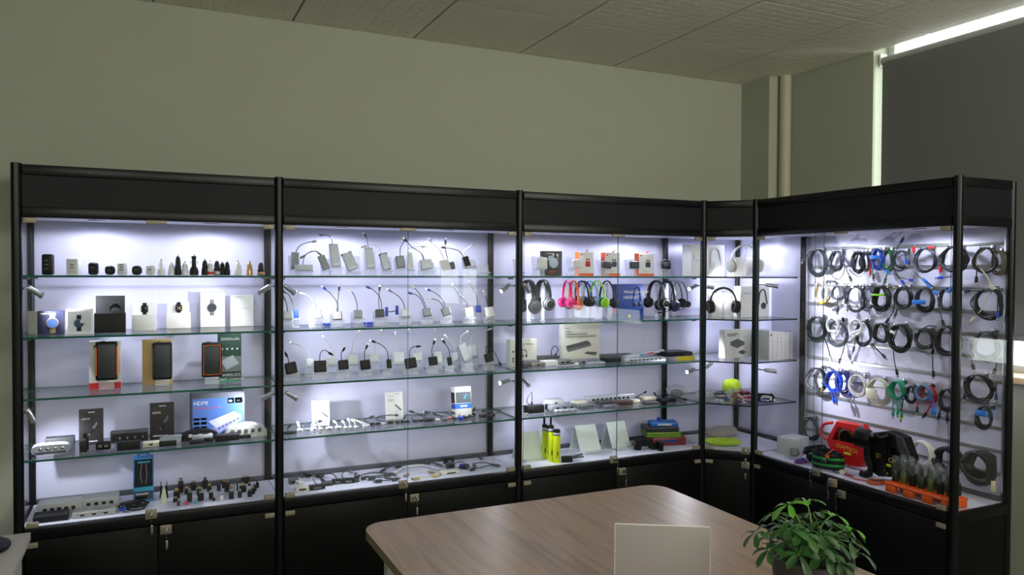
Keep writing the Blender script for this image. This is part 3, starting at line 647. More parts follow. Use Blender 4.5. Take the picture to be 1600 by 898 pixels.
m = MB(); m.tube([(-wd*.08, -.002, h*.88), (-wd*.14, -.003, h*.6), (-wd*.06, -.003, h*.42)], .002, 6); m.tube([(wd*.12, -.002, h*.86), (wd*.16, -.003, h*.6), (wd*.1, -.003, h*.4)], .002, 6); m.build('earphone_cord', MG, r)
def cable_pile(label, pxc, pyb, z, rx, n, cols, seed, y=None, rad=.0028, zt=.02, dep=.7, name='cable_pile', cat='cables', group=None):
    rnd = random.Random(seed); y = yat(pxc, pyb, z) if y is None else y
    p = aty(pxc, pyb, y); r = thing(name, label, cat, (p.x, y, z), 0, group)
    for i in range(n):
        c = cols[i % len(cols)]; ph = rnd.uniform(0, 6.28); a_ = rx*rnd.uniform(.45, .95); zz = rad+zt*i/max(1, n)
        pts = [(a_*math.cos(ph+t*1.05)*(1+.2*math.sin(t*2.1+i)), a_*dep*math.sin(ph+t*1.05), zz+rnd.uniform(0, zt*.35)) for t in range(9)]
        e = Vector(pts[-1])+Vector((rnd.uniform(-1, 1)*rx*.5, -rx*.3*rnd.random(), 0)); e.z = rad+.010; pts.append(e)
        m = MB(); m.tube(pts, rad, 6, 4); o = m.build('cable', c, r)
        d = (Vector(pts[-1])-Vector(pts[-2])).normalized(); q = MB(); rot = Vector((1, 0, 0)).rotation_difference(Vector((d.x, d.y, 0)).normalized() if abs(d.x)+abs(d.y) > 1e-4 else Vector((1, 0, 0))).to_matrix()
        q.box(Vector(pts[-1])+d*.008+Vector((0, 0, .002)), (.024, .012, .008), .002, rot); q.build('plug', c if i % 3 else BL, o)
    return r
cable_pile('heap of black cables with a blue plug beside the blue carton', 209, 793, ZB, .055, 5, [K, K2], 3, .10)
# little plug adapters standing on the base board
_pl = [(138, 265, 480, 36, 'k', 2), (215, 265, 478, 36, 'k', 2), (175, 325, 550, 74, 'z', 1), (345, 360, 490, 70, 'k', 0), (330, 470, 535, 62, 'k', 0), (400, 208, 412, 60, 'k', 3), (565, 245, 385, 62, 'k', 3), (720, 210, 365, 60, 'k', 4), (480, 338, 432, 60, 'k', 0), (515, 370, 536, 58, 'k', 3), (640, 335, 450, 50, 'k', 0), (662, 390, 520, 66, 'k', 3), (775, 300, 400, 50, 'k', 0), (797, 385, 500, 50, 'k', 3), (838, 472, 525, 30, 'k', 0), (900, 285, 392, 42, 'k', 4), (975, 235, 350, 62, 'k', 0), (1010, 235, 402, 60, 'k', 3), (1065, 320, 420, 60, 'm', 0), (1065, 378, 494, 62, 'k', 3), (1145, 240, 385, 26, 'k', 2), (1175, 370, 477, 52, 'k', 3), (1215, 295, 405, 78, 'k', 0), (1255, 195, 295, 96, 'k', 5), (1300, 285, 325, 34, 'd', 0), (1310, 360, 467, 55, 'k', 3), (1345, 330, 432, 50, 'k', 0), (1372, 285, 390, 46, 'k', 3), (1403, 258, 352, 42, 'k', 4), (370, 500, 587, 38, 'd', 3), (475, 505, 576, 32, 'p', 3), (597, 490, 556, 30, 'c', 3), (935, 428, 508, 42, 'w', 3)]
_rows = {}
for u, v0, v1, wpx, c, kind in _pl:
    row = 'back' if v1 < 413 else 'middle' if v1 < 470 else 'front'
    _rows.setdefault(row, []).append(u)
_special = {175: 'pale tapered bottle-shaped plug adapter before the two pointed black plugs', 475: 'small pink plug adapter in the front row of the base board', 597: 'small cyan plug adapter in the front row of the base board', 935: 'small white plug adapter standing among the black ones', 1255: 'black T-shaped plug adapter at the back near the right end', 1065.5: ''}
for u, v0, v1, wpx, c, kind in _pl:
    S = .11875; px, pyt, pyb = 235+S*u, 720+S*v0, 720+S*v1
    y = yat(px, pyb, ZB, .02, .325); a = aty(px, pyt, y); k = (a-CAM).dot(FW)/FPX; h = a.z-ZB; w_ = wpx*S*k
    row = 'back' if v1 < 413 else 'middle' if v1 < 470 else 'front'; srt = sorted(_rows[row]); n = srt.index(u)
    lab = _special.get(u) or '%s plug adapter from the left in the %s row on the leftmost base board' % (ORDN[n], row) if n < 16 else None
    r = thing('plug_adapter', lab, 'plug adapter', (a.x, y, ZB), random.uniform(-.4, .4), 'plug adapters standing on the base board')
    cm = CM[c]
    if kind == 2:
        m = MB(); m.lathe([(w_*.5, 0), (w_*.5, h*.12), (w_*.34, h*.3), (w_*.3, h*.62), (w_*.16, h*.72)], 12); m.build('body', cm, r)
        m = MB(); m.lathe([(w_*.16, h*.7), (w_*.14, h*.96), (w_*.03, h)], 10); m.build('pin', STEEL if u == 1145 else K2, r)
    elif kind == 1:
        m = MB(); m.lathe([(w_*.5, 0), (w_*.52, h*.05), (w_*.45, h*.45), (w_*.3, h*.6), (w_*.24, h*.8), (w_*.08, h*.84)], 16); m.build('body', cm, r)
        m = MB(); m.lathe([(w_*.1, h*.83), (w_*.08, h), (.0004, h)], 10); m.build('nozzle', WH, r)
    elif kind == 5:
        m = MB(); m.box((0, 0, h*.28), (w_*.55, .016, h*.56), .003); m.build('body', cm, r)
        m = MB(); m.box((0, 0, h*.68), (w_, .02, h*.3), .003); m.build('cross_head', cm, r)
        m = MB(); m.box((0, 0, h*.9), (w_*.45, .01, h*.2), .001); m.build('metal_plug', GOLD, r)
    else:
        m = MB(); m.box((0, 0, h*.37), (w_, min(.016, w_), h*.74), .002); m.build('body', cm, r)
        if kind == 4: m = MB(); m.lathe([(w_*.3, h*.74), (w_*.28, h*.95), (w_*.2, h)], 12); m.build('round_plug', DG, r)
        else: m = MB(); m.box((0, 0, h*.86), (w_*.66, .006, h*.28), .0008); m.build('metal_plug', GOLD if kind == 0 else STEEL, r)
# ------------------------------------------------------------------ second showcase: cable adapters on easels
def T3(u, v): return 420+.3008*u, 330+.3008*v
def adapter(label, z, y, bot, top, wpx, col, cables, T=T3, thick=.011, cap=None, short=None, st=True, name='cable_adapter', cat='cable adapter', plate=None, sw=1.35, group=None, shade=None):
    """body leaning from pixel bot to pixel top; cables are (colour, plug colour, pixel path)"""
    b_, t = aty(*T(*bot), y), aty(*T(*top), y); k = ((b_-CAM).dot(FW))/FPX
    sc = T(1, 0)[0]-T(0, 0)[0]; w_ = wpx*sc*k*1.06
    base = Vector((b_.x, y, z)); r = thing(name, label, cat, base, 0, group)
    ax = (t-b_); h = ax.length; lean = .16
    zax = Vector((ax.x, h*lean, ax.z)).normalized(); xax = Vector((1, 0, 0)); yax = zax.cross(xax).normalized(); xax = yax.cross(zax)
    rot = Matrix((xax, yax, zax)).transposed()
    c = b_-base+zax*(h/2)
    m = MB(); m.box(c, (w_, thick, h), min(.004, thick*.45), rot, 3); m.build('body', col, r)
    m = MB(); m.box(c-yax*(thick/2)+zax*h*.06, (w_*.8, .0016, h*.8), .0004, rot, 1); m.build('face', plate or shade or col, r)
    for q in (-.22, .22):
        m = MB(); m.box(b_-base+zax*.0005+xax*w_*q, (w_*.24, thick*.5, .003), .0004, rot, 1); m.build('port', K if col is not K else MG, r)
    if cap: m = MB(); m.box(b_-base+zax*(h-.006), (w_*1.02, thick*1.04, .013), .004, rot, 3); m.build('end_cap', cap, r)
    for cc, pc, path in cables:
        n = len(path); pts = [aty(*T(u, v), y+lean*h*.8+(.012*(i/(n-1)) if n > 1 else 0))-base for i, (u, v) in enumerate(path)]
        top_ = {Z1: ZT, Z2: Z1-.008, Z3: Z2-.008}.get(z, 9)-.034-z
        for q in pts: q.z = min(q.z, top_)
        pts[0] = b_-base+zax*(h-.004)+xax*max(-.4*w_, min(.4*w_, (pts[0]-(b_-base)-zax*h).dot(xax)))
        m = MB(); m.tube(pts, .0021 if cc is not K else .0019, 7, 6); o = m.build('cable', cc, r)
        d = (pts[-1]-pts[-2]).normalized()
        m = MB(); rq = Vector((0, 0, 1)).rotation_difference(d).to_matrix()
        m.box(pts[-1]+d*.002, (.010, .0065, .020), .002, rq); m.build('plug', pc, r)
        m = MB(); m.box(pts[-1]+d*.015, (.0075, .003, .010), .0006, rq, 1); m.build('plug_tip', STEEL, r)
    if st:
        lip = max(.003, (b_.z-z)-.006-abs(xax.z)*w_/2)
        stand('clear acrylic stand holding the '+(short or label)[:70], T(*bot)[0], y+.002, z, w_*sw, max(.02, h*.9+lip), lip=lip)
    return r
A1 = 'top shelf of second showcase'
sh = Z1; y1 = .13
WHT = mat('soft_white_cable', (222, 222, 220), .5); GC = mat('grey_cable', (105, 110, 120), .5); DC = mat('dark_grey_cable', (66, 70, 80), .5)
adapter('grey hub with its cable arched right, first on the second showcase top shelf', sh, .16, (135, 300), (140, 212), 40, SG, [(DC, MG, [(140, 212), (155, 185), (190, 165), (235, 157)])], short='first grey hub')
adapter('low silver hub lying across a small stand at the left of the top shelf', sh, .09, (183, 309), (183, 277), 86, SV, [(GC, SG, [(176, 276), (184, 240), (208, 214), (240, 207), (262, 220)])], short='low silver hub', sw=1.0)
adapter('slanted grey hub with its cable arched left, left of the tall silver hub', sh, .13, (300, 301), (272, 228), 38, SG, [(DC, MG, [(268, 228), (250, 208), (215, 212), (174, 237)])], short='slanted grey hub')
adapter('tall silver hub with a dark cable rising up left to the shelf top', sh, .12, (350, 288), (338, 165), 46, SV, [(DC, MG, [(330, 165), (325, 140), (305, 110), (276, 88)])], short='tall silver hub with up-left cable')
adapter('silver mouse-shaped hub with a dark rounded top', sh, .12, (440, 304), (402, 212), 54, SV, [], cap=DG, short='silver mouse-shaped hub')
adapter('tall silver hub with a dark cable standing straight up', sh, .13, (530, 296), (520, 188), 45, SV, [(DC, DG, [(517, 187), (511, 150), (501, 104)])], short='tall silver hub with upright cable')
adapter('silver hub with a dark top edge and a white cable curled left', sh, .12, (615, 303), (595, 217), 42, SV, [(WHT, SV, [(588, 215), (565, 182), (530, 174), (499, 182)])], cap=K, short='silver hub with a white curled cable')
adapter('dark grey square hub with an upright dark cable near the door seam', sh, .12, (688, 294), (682, 230), 46, SG, [(DC, DG, [(682, 228), (684, 190), (706, 149)])], short='dark grey square hub')
adapter('slim white hub just behind the door seam on the top shelf', sh, .15, (741, 304), (735, 213), 28, WH, [(WHT, SV, [(732, 212), (722, 198), (760, 186), (802, 184)])], short='slim white hub')
adapter('silver square hub with a dark cable arched up left, before the large white hub', sh, .09, (823, 301), (815, 250), 62, SV, [(DC, DG, [(806, 248), (790, 216), (745, 187), (713, 152)])], short='silver square hub')
adapter('large white hub behind the silver square hub', sh, .19, (838, 288), (822, 212), 55, WH, [(WHT, SV, [(812, 210), (790, 178), (750, 156), (712, 150)])], short='large white hub')
adapter('white hub with a white cable stretched up left', sh, .12, (925, 308), (910, 250), 46, WH, [(WHT, SV, [(910, 248), (890, 205), (842, 154)])], short='white hub with stretched cable')
adapter('small dark card reader with an upright dark cable beside the white hub', sh, .14, (955, 301), (948, 262), 30, DG, [(DC, DG, [(930, 262), (919, 205), (918, 162)])], short='small dark card reader')
adapter('black-faced silver hub with a dark cable stretched left', sh, .12, (1037, 295), (1020, 233), 38, SV, [(DC, DG, [(1012, 230), (980, 202), (908, 188)])], plate=K2, short='black-faced silver hub')
adapter('small pale hub with a white cable hooked right, last of the top shelf hubs', sh, .2, (1066, 291), (1055, 250), 30, SV, [(WHT, SV, [(1050, 250), (1016, 235), (1014, 205), (1055, 177)])], short='small pale hub')
p = T3(1122, 300); stand('empty clear acrylic stand at the right end of the second showcase top shelf', p[0], .13, sh, .055, .055)
# second shelf
sh = Z2; y2 = .11
adapter('silver cylinder adapter at the left end of the second showcase second shelf', sh, y2, (100, 562), (100, 518), 46, SV, [(DC, MG, [(98, 515), (92, 480), (80, 452)])], short='first silver cylinder adapter')
adapter('blue flat adapter beside the first silver cylinder adapter', sh, .13, (142, 556), (142, 512), 24, BL, [(DC, MG, [(130, 512), (125, 480), (106, 437), (82, 420)])], short='blue flat adapter')
adapter('white cylinder adapter with a grey cable arched up left', sh, y2, (248, 558), (245, 508), 52, WH, [(GC, MG, [(245, 505), (238, 475), (205, 437), (162, 421)])], short='white cylinder adapter')
adapter('grey labelled adapter with one blue plug and one grey plug forked upward', sh, y2, (356, 566), (355, 520), 48, MG, [(DC, BL, [(352, 518), (355, 477), (325, 432), (290, 402)]), (DC, DG, [(360, 518), (358, 470), (362, 430), (365, 404)])], plate=PAPER, short='grey labelled adapter')
adapter('silver-grey adapter with a single grey cable ending in a white plug', sh, y2, (463, 556), (462, 512), 46, SG, [(DC, WH, [(460, 510), (455, 470), (441, 432), (424, 413)])], short='silver-grey adapter')
adapter('dark grey adapter with crossed cables and a large blue plug', sh, y2, (578, 551), (577, 508), 46, DG, [(DC, DG, [(573, 505), (571, 460), (575, 404)]), (DC, BL, [(588, 505), (578, 450), (545, 410), (519, 397)])], short='dark grey adapter with crossed cables')
adapter('silver adapter with a grey cable arched left, just left of the door seam', sh, y2, (713, 551), (710, 507), 46, SV, [(DC, SG, [(708, 505), (695, 467), (665, 434), (630, 413)])], short='silver adapter left of the seam')
adapter('silver adapter with one white plug and one blue plug, just right of the door seam', sh, y2, (826, 546), (820, 503), 46, SG, [(DC, WH, [(817, 500), (800, 457), (770, 412), (750, 395)]), (DC, BL, [(811, 500), (790, 457), (765, 434), (737, 426)])], short='silver adapter right of the seam')
adapter('slanted grey adapter with one blue plug and one white plug pointing left', sh, y2, (928, 541), (916, 500), 46, SG, [(DC, BL, [(914, 500), (905, 462), (870, 427), (833, 409)]), (DC, WH, [(908, 500), (890, 472), (860, 457), (834, 452)])], short='slanted grey adapter')
adapter('white adapter with two grey cables, second from the right on the second shelf', sh, y2, (1043, 548), (1037, 500), 45, WH, [(DC, SV, [(1032, 498), (1020, 465), (985, 432), (962, 392)]), (GC, SV, [(1040, 498), (1030, 470), (1003, 445)])], short='white adapter')
adapter('blue adapter between the two white adapters at the right of the second shelf', sh, .16, (1090, 526), (1090, 487), 28, BL, [(GC, SV, [(1088, 485), (1076, 432), (1047, 378)])], short='blue adapter')
adapter('white adapter at the right end of the second shelf', sh, y2, (1150, 548), (1144, 497), 46, WH, [(DC, SV, [(1140, 495), (1131, 458), (1121, 432)])], short='last white adapter')
def lying_vga(label, ua, ub, v, y):
    a, b_ = aty(*T3(ua, v), y), aty(*T3(ub, v), y); L_ = b_.x-a.x
    r = thing('video_cable', label, 'cable', ((a.x+b_.x)/2, y, Z2), 0, 'blue-plugged video cables lying on the second shelf')
    m = MB(); m.tube([(-L_/2+.012, 0, .006), (-L_*.1, .008, .004), (L_*.15, -.004, .004), (L_/2-.012, 0, .006)], .0028, 6); m.build('cable', K2, r)
    for s in (-1, 1): m = MB(); m.box((s*(L_/2-.008), 0, .0065), (.020, .022, .012), .003); m.build('plug', BL, r)
lying_vga('blue-plugged video cable lying between the first two adapters', 275, 322, 577, .2)
lying_vga('blue-plugged video cable lying below the silver-grey adapter', 428, 500, 573, .2)
lying_vga('blue-plugged video cable lying left of the dark grey adapter', 510, 545, 568, .2)
# double-ended blue connector hanging between stands
y = .15; a = aty(*T3(612, 540), y); r = thing('video_adapter', 'short cable with two upright blue connectors right of the dark grey adapter', 'cable adapter', (a.x, y, Z2), 0)
pa, pb = aty(*T3(612, 521), y)-Vector(r.location), aty(*T3(666, 513), y)-Vector(r.location)
m = MB(); m.tube([pa, (pa+pb)/2-Vector((0, 0, .004)), pb], .0022, 7); m.build('cable', K2, r)
for q in (pa, pb): m = MB(); m.box(q, (.014, .012, .044), .003); m.build('connector', BL, r)
m = MB(); m.box((pa.x, 0, (pa.z-.02)/2), (.012, .03, max(.01, pa.z-.021)), .002); m.build('rest', ACRYL, r)
# third shelf
sh = Z3; yf, ybk = .075, .21
adapter('black adapter box with a short cable bent up left, first of the black front row', sh, yf, (122, 843), (110, 785), 56, K, [(DC, K, [(104, 785), (100, 765), (92, 748)])], short='first black box of the third shelf')
adapter('black adapter box with its cable arched right, second of the black front row', sh, yf, (268, 836), (268, 775), 60, K, [(K, K, [(265, 772), (268, 737), (290, 721), (318, 738)])], short='second black box of the third shelf')
adapter('black adapter box with a short hooked cable, third of the black front row', sh, yf, (390, 822), (387, 772), 50, K, [(K, K, [(378, 770), (376, 738), (388, 719)])], short='third black box of the third shelf')
adapter('black adapter box with an upright cable, fourth of the black front row', sh, yf, (505, 822), (500, 772), 50, K, [(K, K, [(498, 770), (497, 732), (508, 705)])], short='fourth black box of the third shelf')
adapter('narrow black adapter with a long cable arched left', sh, yf, (627, 815), (625, 768), 24, K, [(K, K, [(622, 768), (612, 722), (582, 692), (545, 677)])], short='narrow black adapter with arched cable', sw=2)
adapter('wide black adapter behind the door seam with its cable hooked right', sh, yf, (742, 815), (735, 762), 58, K, [(K, K, [(730, 762), (733, 722), (750, 704), (774, 702)])], short='wide black adapter')
adapter('black adapter with an upright plug and thin white lead', sh, yf, (856, 800), (853, 755), 46, K, [(K, K, [(850, 755), (847, 718), (858, 682)])], short='black adapter with upright plug')
adapter('narrow black adapter with a thick plug bent up left', sh, yf, (944, 800), (938, 757), 24, K, [(K, K, [(936, 755), (937, 722), (910, 678)])], short='narrow black adapter with thick plug', sw=2)
adapter('long slanted silver adapter with a white cable near the right of the third shelf', sh, .09, (1037, 784), (1004, 690), 46, SV, [(WHT, WH, [(998, 690), (997, 652), (1028, 612)])], short='long slanted silver adapter')
adapter('black adapter with its cable looped down to the right end of the third shelf', sh, yf, (1149, 781), (1140, 738), 44, K, [(K, K, [(1130, 735), (1130, 702), (1160, 716), (1182, 752), (1200, 790)])], short='last black adapter')
bk = [((213, 805), (213, 765), 34, [(212, 763), (205, 732), (170, 702), (128, 686)], 'with its cable stretched left, first of the white back row'),
      ((327, 801), (325, 758), 40, [(340, 757), (320, 702), (284, 655)], 'with a thick cable stretched up left, second of the white back row'),
      ((437, 796), (437, 742), 46, [(432, 740), (437, 680), (463, 616)], 'with a long cable rising right, third of the white back row'),
      ((548, 781), (547, 740), 48, [(548, 738), (556, 672), (578, 618)], 'with a cable bent right at its top, fourth of the white back row'),
      ((677, 794), (675, 730), 52, [(677, 728), (672, 682), (660, 645)], 'with a short upright plug, left of the door seam'),
      ((775, 776), (770, 735), 48, [(765, 733), (751, 672), (732, 613)], 'with a cable leaning left, right of the door seam'),
      ((885, 789), (880, 730), 36, [(872, 728), (863, 652), (860, 608)], 'standing behind the black adapter with an upright plug'),
      ((970, 774), (965, 735), 30, [(967, 733), (960, 692), (924, 654)], 'with a thin cable bent left, before the long silver adapter'),
      ((1062, 761), (1056, 690), 50, [(1046, 690), (1062, 642), (1146, 611)], 'with a cable reaching right, last of the white back row')]
for i, (bo, to, wp, path, lab) in enumerate(bk):
    adapter('white adapter '+lab, sh, ybk, bo, to, wp, WH if i < 8 else SV, [(WHT, WH, path)], short='white adapter '+lab.split(', ')[-1])

# fourth shelf: cartons and a row of small adapters
for lab, a, b_, c, y in (('white adapter carton, left one of the two plain white cartons on the fourth shelf', 489, 516, 627, .19), ('white adapter carton in the middle of the fourth shelf, near the door seam', 605, 631, 614, .2)):
    r, wd, h = carton(lab, a, b_, c, Z4, y, .025, PAPER, [('text_line', .1, .84, .45, .87, LPRINT), ('text_block', .1, .66, .4, .76, LPRINT), ('lower_text', .1, .18, .3, .22, LPRINT)], [], lean=.16)
    poly_print(r, 'device_picture', [(.5, .52), (.54, .56), (.88, .36), (.84, .31)], wd, h, PRINT)
    m = MB(); m.box((wd*.12, -.0008, h*.93), (wd*.3, .0014, h*.035)); m.build('hang_slot', LPRINT, r)
r, wd, h = carton('white and blue cube carton with a dark window on the fourth shelf', 712, 738, 606, Z4, .12, .045, PAPER, [('dark_window', .08, .46, .97, .82, mat('window_grey', (92, 98, 108), .4)), ('blue_band', .0, .28, 1, .44, LB)], [('USB-C', .3, .32, .1, WPRINT)], lean=.14)
m = MB(); m.box((-wd/2-.0008, .0225, h*.36), (.0016, .045, h*.16)); m.build('side_band', BL, r); m = MB(); m.box((-wd/2-.0008, .0225, h*.64), (.0016, .045, h*.36)); m.build('side_window', K2, r)
poly_print(r, 'plug_picture', [(.5, .58), (.62, .6), (.74, .74), (.62, .72)], wd, h, CY, -.0016)
def mini(label, pxl, pxr, pyt, pyb, col, z, path=None, cc=None, port=True, dep=.028, y=None, name='adapter', group='small adapters lined up on the fourth shelf', pc=None, T=None, round_=False):
    """small flat adapter lying on the shelf, cable path as pixel points"""
    y = yat((pxl+pxr)/2, pyb, z, .015, .3) if y is None else y
    a, b_ = aty(pxl, pyb, y), aty(pxr, pyb, y); wd = max(.008, b_.x-a.x); vh = aty((pxl+pxr)/2, pyt, y).z-z
    dist = ((a-CAM).dot(FW)); h = max(.007, min(.03, vh-dep*(CAM.z-z)/(dist+dep)*.7))
    r = thing(name, label, 'adapter', ((a.x+b_.x)/2, y, z), random.uniform(-.12, .12), group)
    m = MB(); m.box((0, dep/2, h/2), (wd, dep, h), h*.42 if round_ else .002, seg=3); m.build('body', col, r)
    if port: m = MB(); m.box((0, -.0008, h*.5), (wd*.5, .0018, h*.42), .0003, seg=1); m.build('port', K if col not in (K, K2) else MG, r)
    if path:
        L0 = Vector((0, dep, h*.5)); inv = Matrix.Rotation(-r.rotation_euler.z, 3, 'Z'); pts = [L0]; n = len(path)
        for i, (px, py) in enumerate(path):
            q = aty(px, py, y+dep+.012*(i+1)); 
            if q.z < z+.009: q = atz(px, py, z+.009)
            q.y = min(q.y, D-.02); pts.append(inv @ (q-Vector(r.location)))
        c_ = cc or col; m = MB(); m.tube(pts, .0020, 6, 5); o = m.build('cable', c_, r)
        d = (pts[-1]-pts[-2]).normalized(); rq = Vector((0, 0, 1)).rotation_difference(d).to_matrix()
        m = MB(); m.box(pts[-1], (.011, .007, .020), .002, rq); m.build('plug', pc or c_, r)
        m = MB(); m.box(pts[-1]+d*.013, (.008, .004, .008), .0005, rq, 1); m.build('plug_tip', STEEL, r)
    return r
T5 = lambda u, v: (430+.125*u, 630+.125*v)
T6 = lambda u, v: (620+.125*u, 590+.125*v)
def m5(lab, ua, ub, va, vb, c, path=None, T=T5, **k): a, b_ = T(ua, va), T(ub, vb); mini(lab, a[0], b_[0], a[1], b_[1], c, Z4, [T(*q) for q in path] if path else None, **k)
m5('wide dark grey hub at the left end of the fourth shelf', 108, 272, 345, 390, DG, [(150, 320), (180, 285)], round_=True)
m5('white adapter with a wide port right of the dark grey hub', 275, 350, 318, 348, WH, [(290, 270)])
m5('grey adapter with a dark coiled lead before the left white carton', 372, 436, 315, 340, SG, [(345, 280), (420, 240), (560, 222)], cc=DC)
m5('white network adapter with a square black socket', 460, 522, 300, 345, WH, [(455, 262), (485, 232)])
_wn = [(555, 602, 305, 330, (520, 245)), (640, 722, 292, 322, (655, 232)), (755, 832, 284, 314, (742, 232)), (862, 910, 288, 318, (848, 232)), (928, 965, 288, 312, (915, 205)), (1003, 1048, 284, 310, (965, 212)), (1104, 1148, 272, 298, (1000, 215)), (1150, 1192, 264, 292, (1030, 222))]
for i, (ua, ub, va, vb, q) in enumerate(_wn):
    m5('white adapter with raised white lead, %s right of the square-socket network adapter' % ORDN[i], ua, ub, va, vb, WH, [((ua+ub)/2+(q[0]-(ua+ub)/2)*.6, va-(va-q[1])*.7), q])
m5('black round-edged adapter left of the carton in the middle, first of a pair', 1196, 1262, 240, 288, K2, [(1110, 210), (1200, 172)], cc=DC, round_=True)
m5('black round-edged adapter, second of a pair before the middle white carton', 1270, 1326, 236, 282, K2, round_=True)
m5('small white adapter right of the two black round-edged ones', 1345, 1390, 240, 268, WH)
m5('black adapter with a thick cable arched over to a gold plug', 1392, 1490, 205, 262, MG, [(1290, 215), (1270, 180), (1330, 155), (1440, 146), (1520, 146)], cc=DC, pc=DG)
b6 = [(0, 48, 540, 575, K2, None, 'black flat adapter before the middle white carton'), (56, 110, 535, 572, K2, [(100, 488)], 'black adapter with a short raised lead left of the door seam'), (120, 174, 532, 566, K2, None, 'black flat adapter under the door seam'), (204, 262, 522, 556, DG, [(180, 500), (240, 475), (330, 470)], 'dark grey adapter with a looped lead right of the seam'), (274, 334, 520, 552, DG, None, 'dark grey adapter beside the looped one'),
      (350, 482, 500, 552, DG, [(330, 478), (260, 445), (190, 425)], 'wide dark grey adapter with its lead stretched back left'), (494, 540, 508, 540, WH, None, 'small white adapter between two dark grey ones'), (582, 640, 498, 540, SG, [(545, 480), (480, 455)], 'silver-grey adapter right of the small white one'), (645, 690, 482, 520, mat('salmon_plastic', (206, 120, 120), .5), [(600, 460), (450, 442)], 'salmon pink adapter with a white lead'), (708, 752, 490, 524, DG, [(640, 440), (500, 432), (370, 428)], 'dark adapter with a long black lead before the cube carton'), (788, 834, 482, 526, BL, [(780, 460), (700, 440)], 'blue-topped adapter before the cube carton'), (846, 892, 470, 514, DG, None, 'slanted dark adapter right of the blue-topped one'), (884, 992, 440, 495, K2, [(960, 400)], 'black rounded hub just right of the cube carton'), (1045, 1142, 452, 500, DG, [(1180, 470), (1300, 405), (1180, 400), (1080, 418)], 'dark hub with a looped lead at the right of the fourth shelf'), (1190, 1232, 440, 486, DG, None, 'small slanted plug at the right end of the fourth shelf')]
for ua, ub, va, vb, c, path, lab in b6: m5(lab, ua, ub, va, vb, c, path, T6, cc=(WHT if 'white lead' in lab else DC), round_=(c in (K2,)))

# base board: adapters with trailing cables
T7 = lambda u, v: (440+.125*u, 700+.125*v)
T8 = lambda u, v: (590+.1375*u, 690+.1375*v)
def mb(lab, ua, ub, va, vb, c, path=None, T=T7, **k):
    a, b_ = T(ua, va), T(ub, vb); y = yat((a[0]+b_[0])/2, b_[1], ZB, .015, .28)
    k.setdefault('dep', .035); r = mini(lab, a[0], b_[0], a[1], b_[1], c, ZB, None, None, y=y, group='adapters lying on the base board', **{q: v for q, v in k.items() if q not in ('cc', 'pc')})
    if path:
        inv = Matrix.Rotation(-r.rotation_euler.z, 3, 'Z'); pts = []
        for i, q in enumerate(path):
            s = atz(*T(*q), ZB+.009); s.y = min(s.y, D-.045); s.z = ZB+.0095+(.010 if 0 < i < len(path)-1 else 0); pts.append(inv @ (s-Vector(r.location)))
        c_ = k.get('cc') or c; m = MB(); m.tube(pts, .0024, 6, 5); o = m.build('cable', c_, r)
        d = (pts[-1]-pts[-2]).normalized(); rq = Vector((0, 0, 1)).rotation_difference(d).to_matrix()
        m = MB(); m.box(pts[-1], (.013, .009, .03), .003, rq); m.build('plug', k.get('pc') or c_, r)
    return r
mb('brown-grey adapter box with a plug on each side at the back left of the base', 95, 218, 372, 448, mat('taupe_plastic', (92, 86, 84), .5), [(140, 372), (150, 345), (230, 325)], cc=DC, dep=.05)
mb('white hub with a blue socket at the front left of the base', 180, 345, 465, 540, CREAM, [(180, 470), (185, 435), (240, 428)], cc=WHT, dep=.05)
mb('black flat splitter with its cable curled back, right of the white hub', 355, 548, 450, 520, K2, [(450, 460), (395, 420), (420, 370), (500, 345)], cc=DC)
mb('dark adapter with a round knob between two black adapters on the base', 520, 642, 410, 472, DG, [(530, 412), (470, 370), (400, 358), (330, 345)], cc=K, dep=.05)
mb('black adapter with its cable ending in a fat plug', 640, 762, 385, 450, K2, [(690, 385), (650, 358), (580, 345), (470, 340)], cc=K)
mb('black square adapter with a cable hooked up to a silver plug', 765, 912, 372, 440, K2, [(770, 385), (755, 355), (800, 315), (862, 296)], cc=DC, pc=STEEL)
mb('small dark plug with an upright lead beside the black square adapter', 915, 975, 388, 424, DG, [(912, 380), (915, 350), (926, 318)], cc=DC)
def lead(lab, path, col, T, plug=None, both=True, rad=.0026, pl=.034, cat='cable', z=None, h=.0):
    pts = []
    for i, q in enumerate(path):
        s = atz(*T(*q), (z or ZB)+.009); s.y = max(.012, min(s.y, D-.045)); s.z = (z or ZB)+.0092; pts.append(s)
    o0 = Vector((sum(p.x for p in pts)/len(pts), sum(p.y for p in pts)/len(pts), z or ZB)); r = thing('lead', lab, cat, o0, 0, 'loose leads on the shelves')
    pts = [p-o0 for p in pts]; m = MB(); m.tube(pts, rad, 6, 6); m.build('cable', col, r)
    for a, b_ in ((pts[-1], pts[-2]),)+(((pts[0], pts[1]),) if both else ()):
        d = (a-b_).normalized(); rq = Vector((0, 0, 1)).rotation_difference(d).to_matrix()
        m = MB(); m.box(a, (.015, .010, pl), .003, rq); m.build('plug', plug or col, r)
        m = MB(); m.box(a+d*(pl/2+.005), (.010, .004, .011), .0006, rq, 1); m.build('plug_tip', STEEL, r)
    return r
lead('fat black plug lead crossing behind the first adapters on the base', [(310, 325), (380, 350), (470, 370), (525, 412)], K, T7, pl=.05)
lead('long arched dark lead with round plugs in the middle of the base', [(945, 358), (1040, 325), (1150, 306), (1290, 308), (1390, 325)], DC, T7, DG)
lead('dark lead with two fat plugs below the long arched lead', [(1040, 370), (1120, 352), (1230, 345), (1330, 328)], DC, T7, DG, pl=.045)
lead('short dark lead with oval plugs at the front of the base', [(1125, 375), (1180, 365), (1260, 360), (1330, 370)], DC, T7, DG, pl=.04)
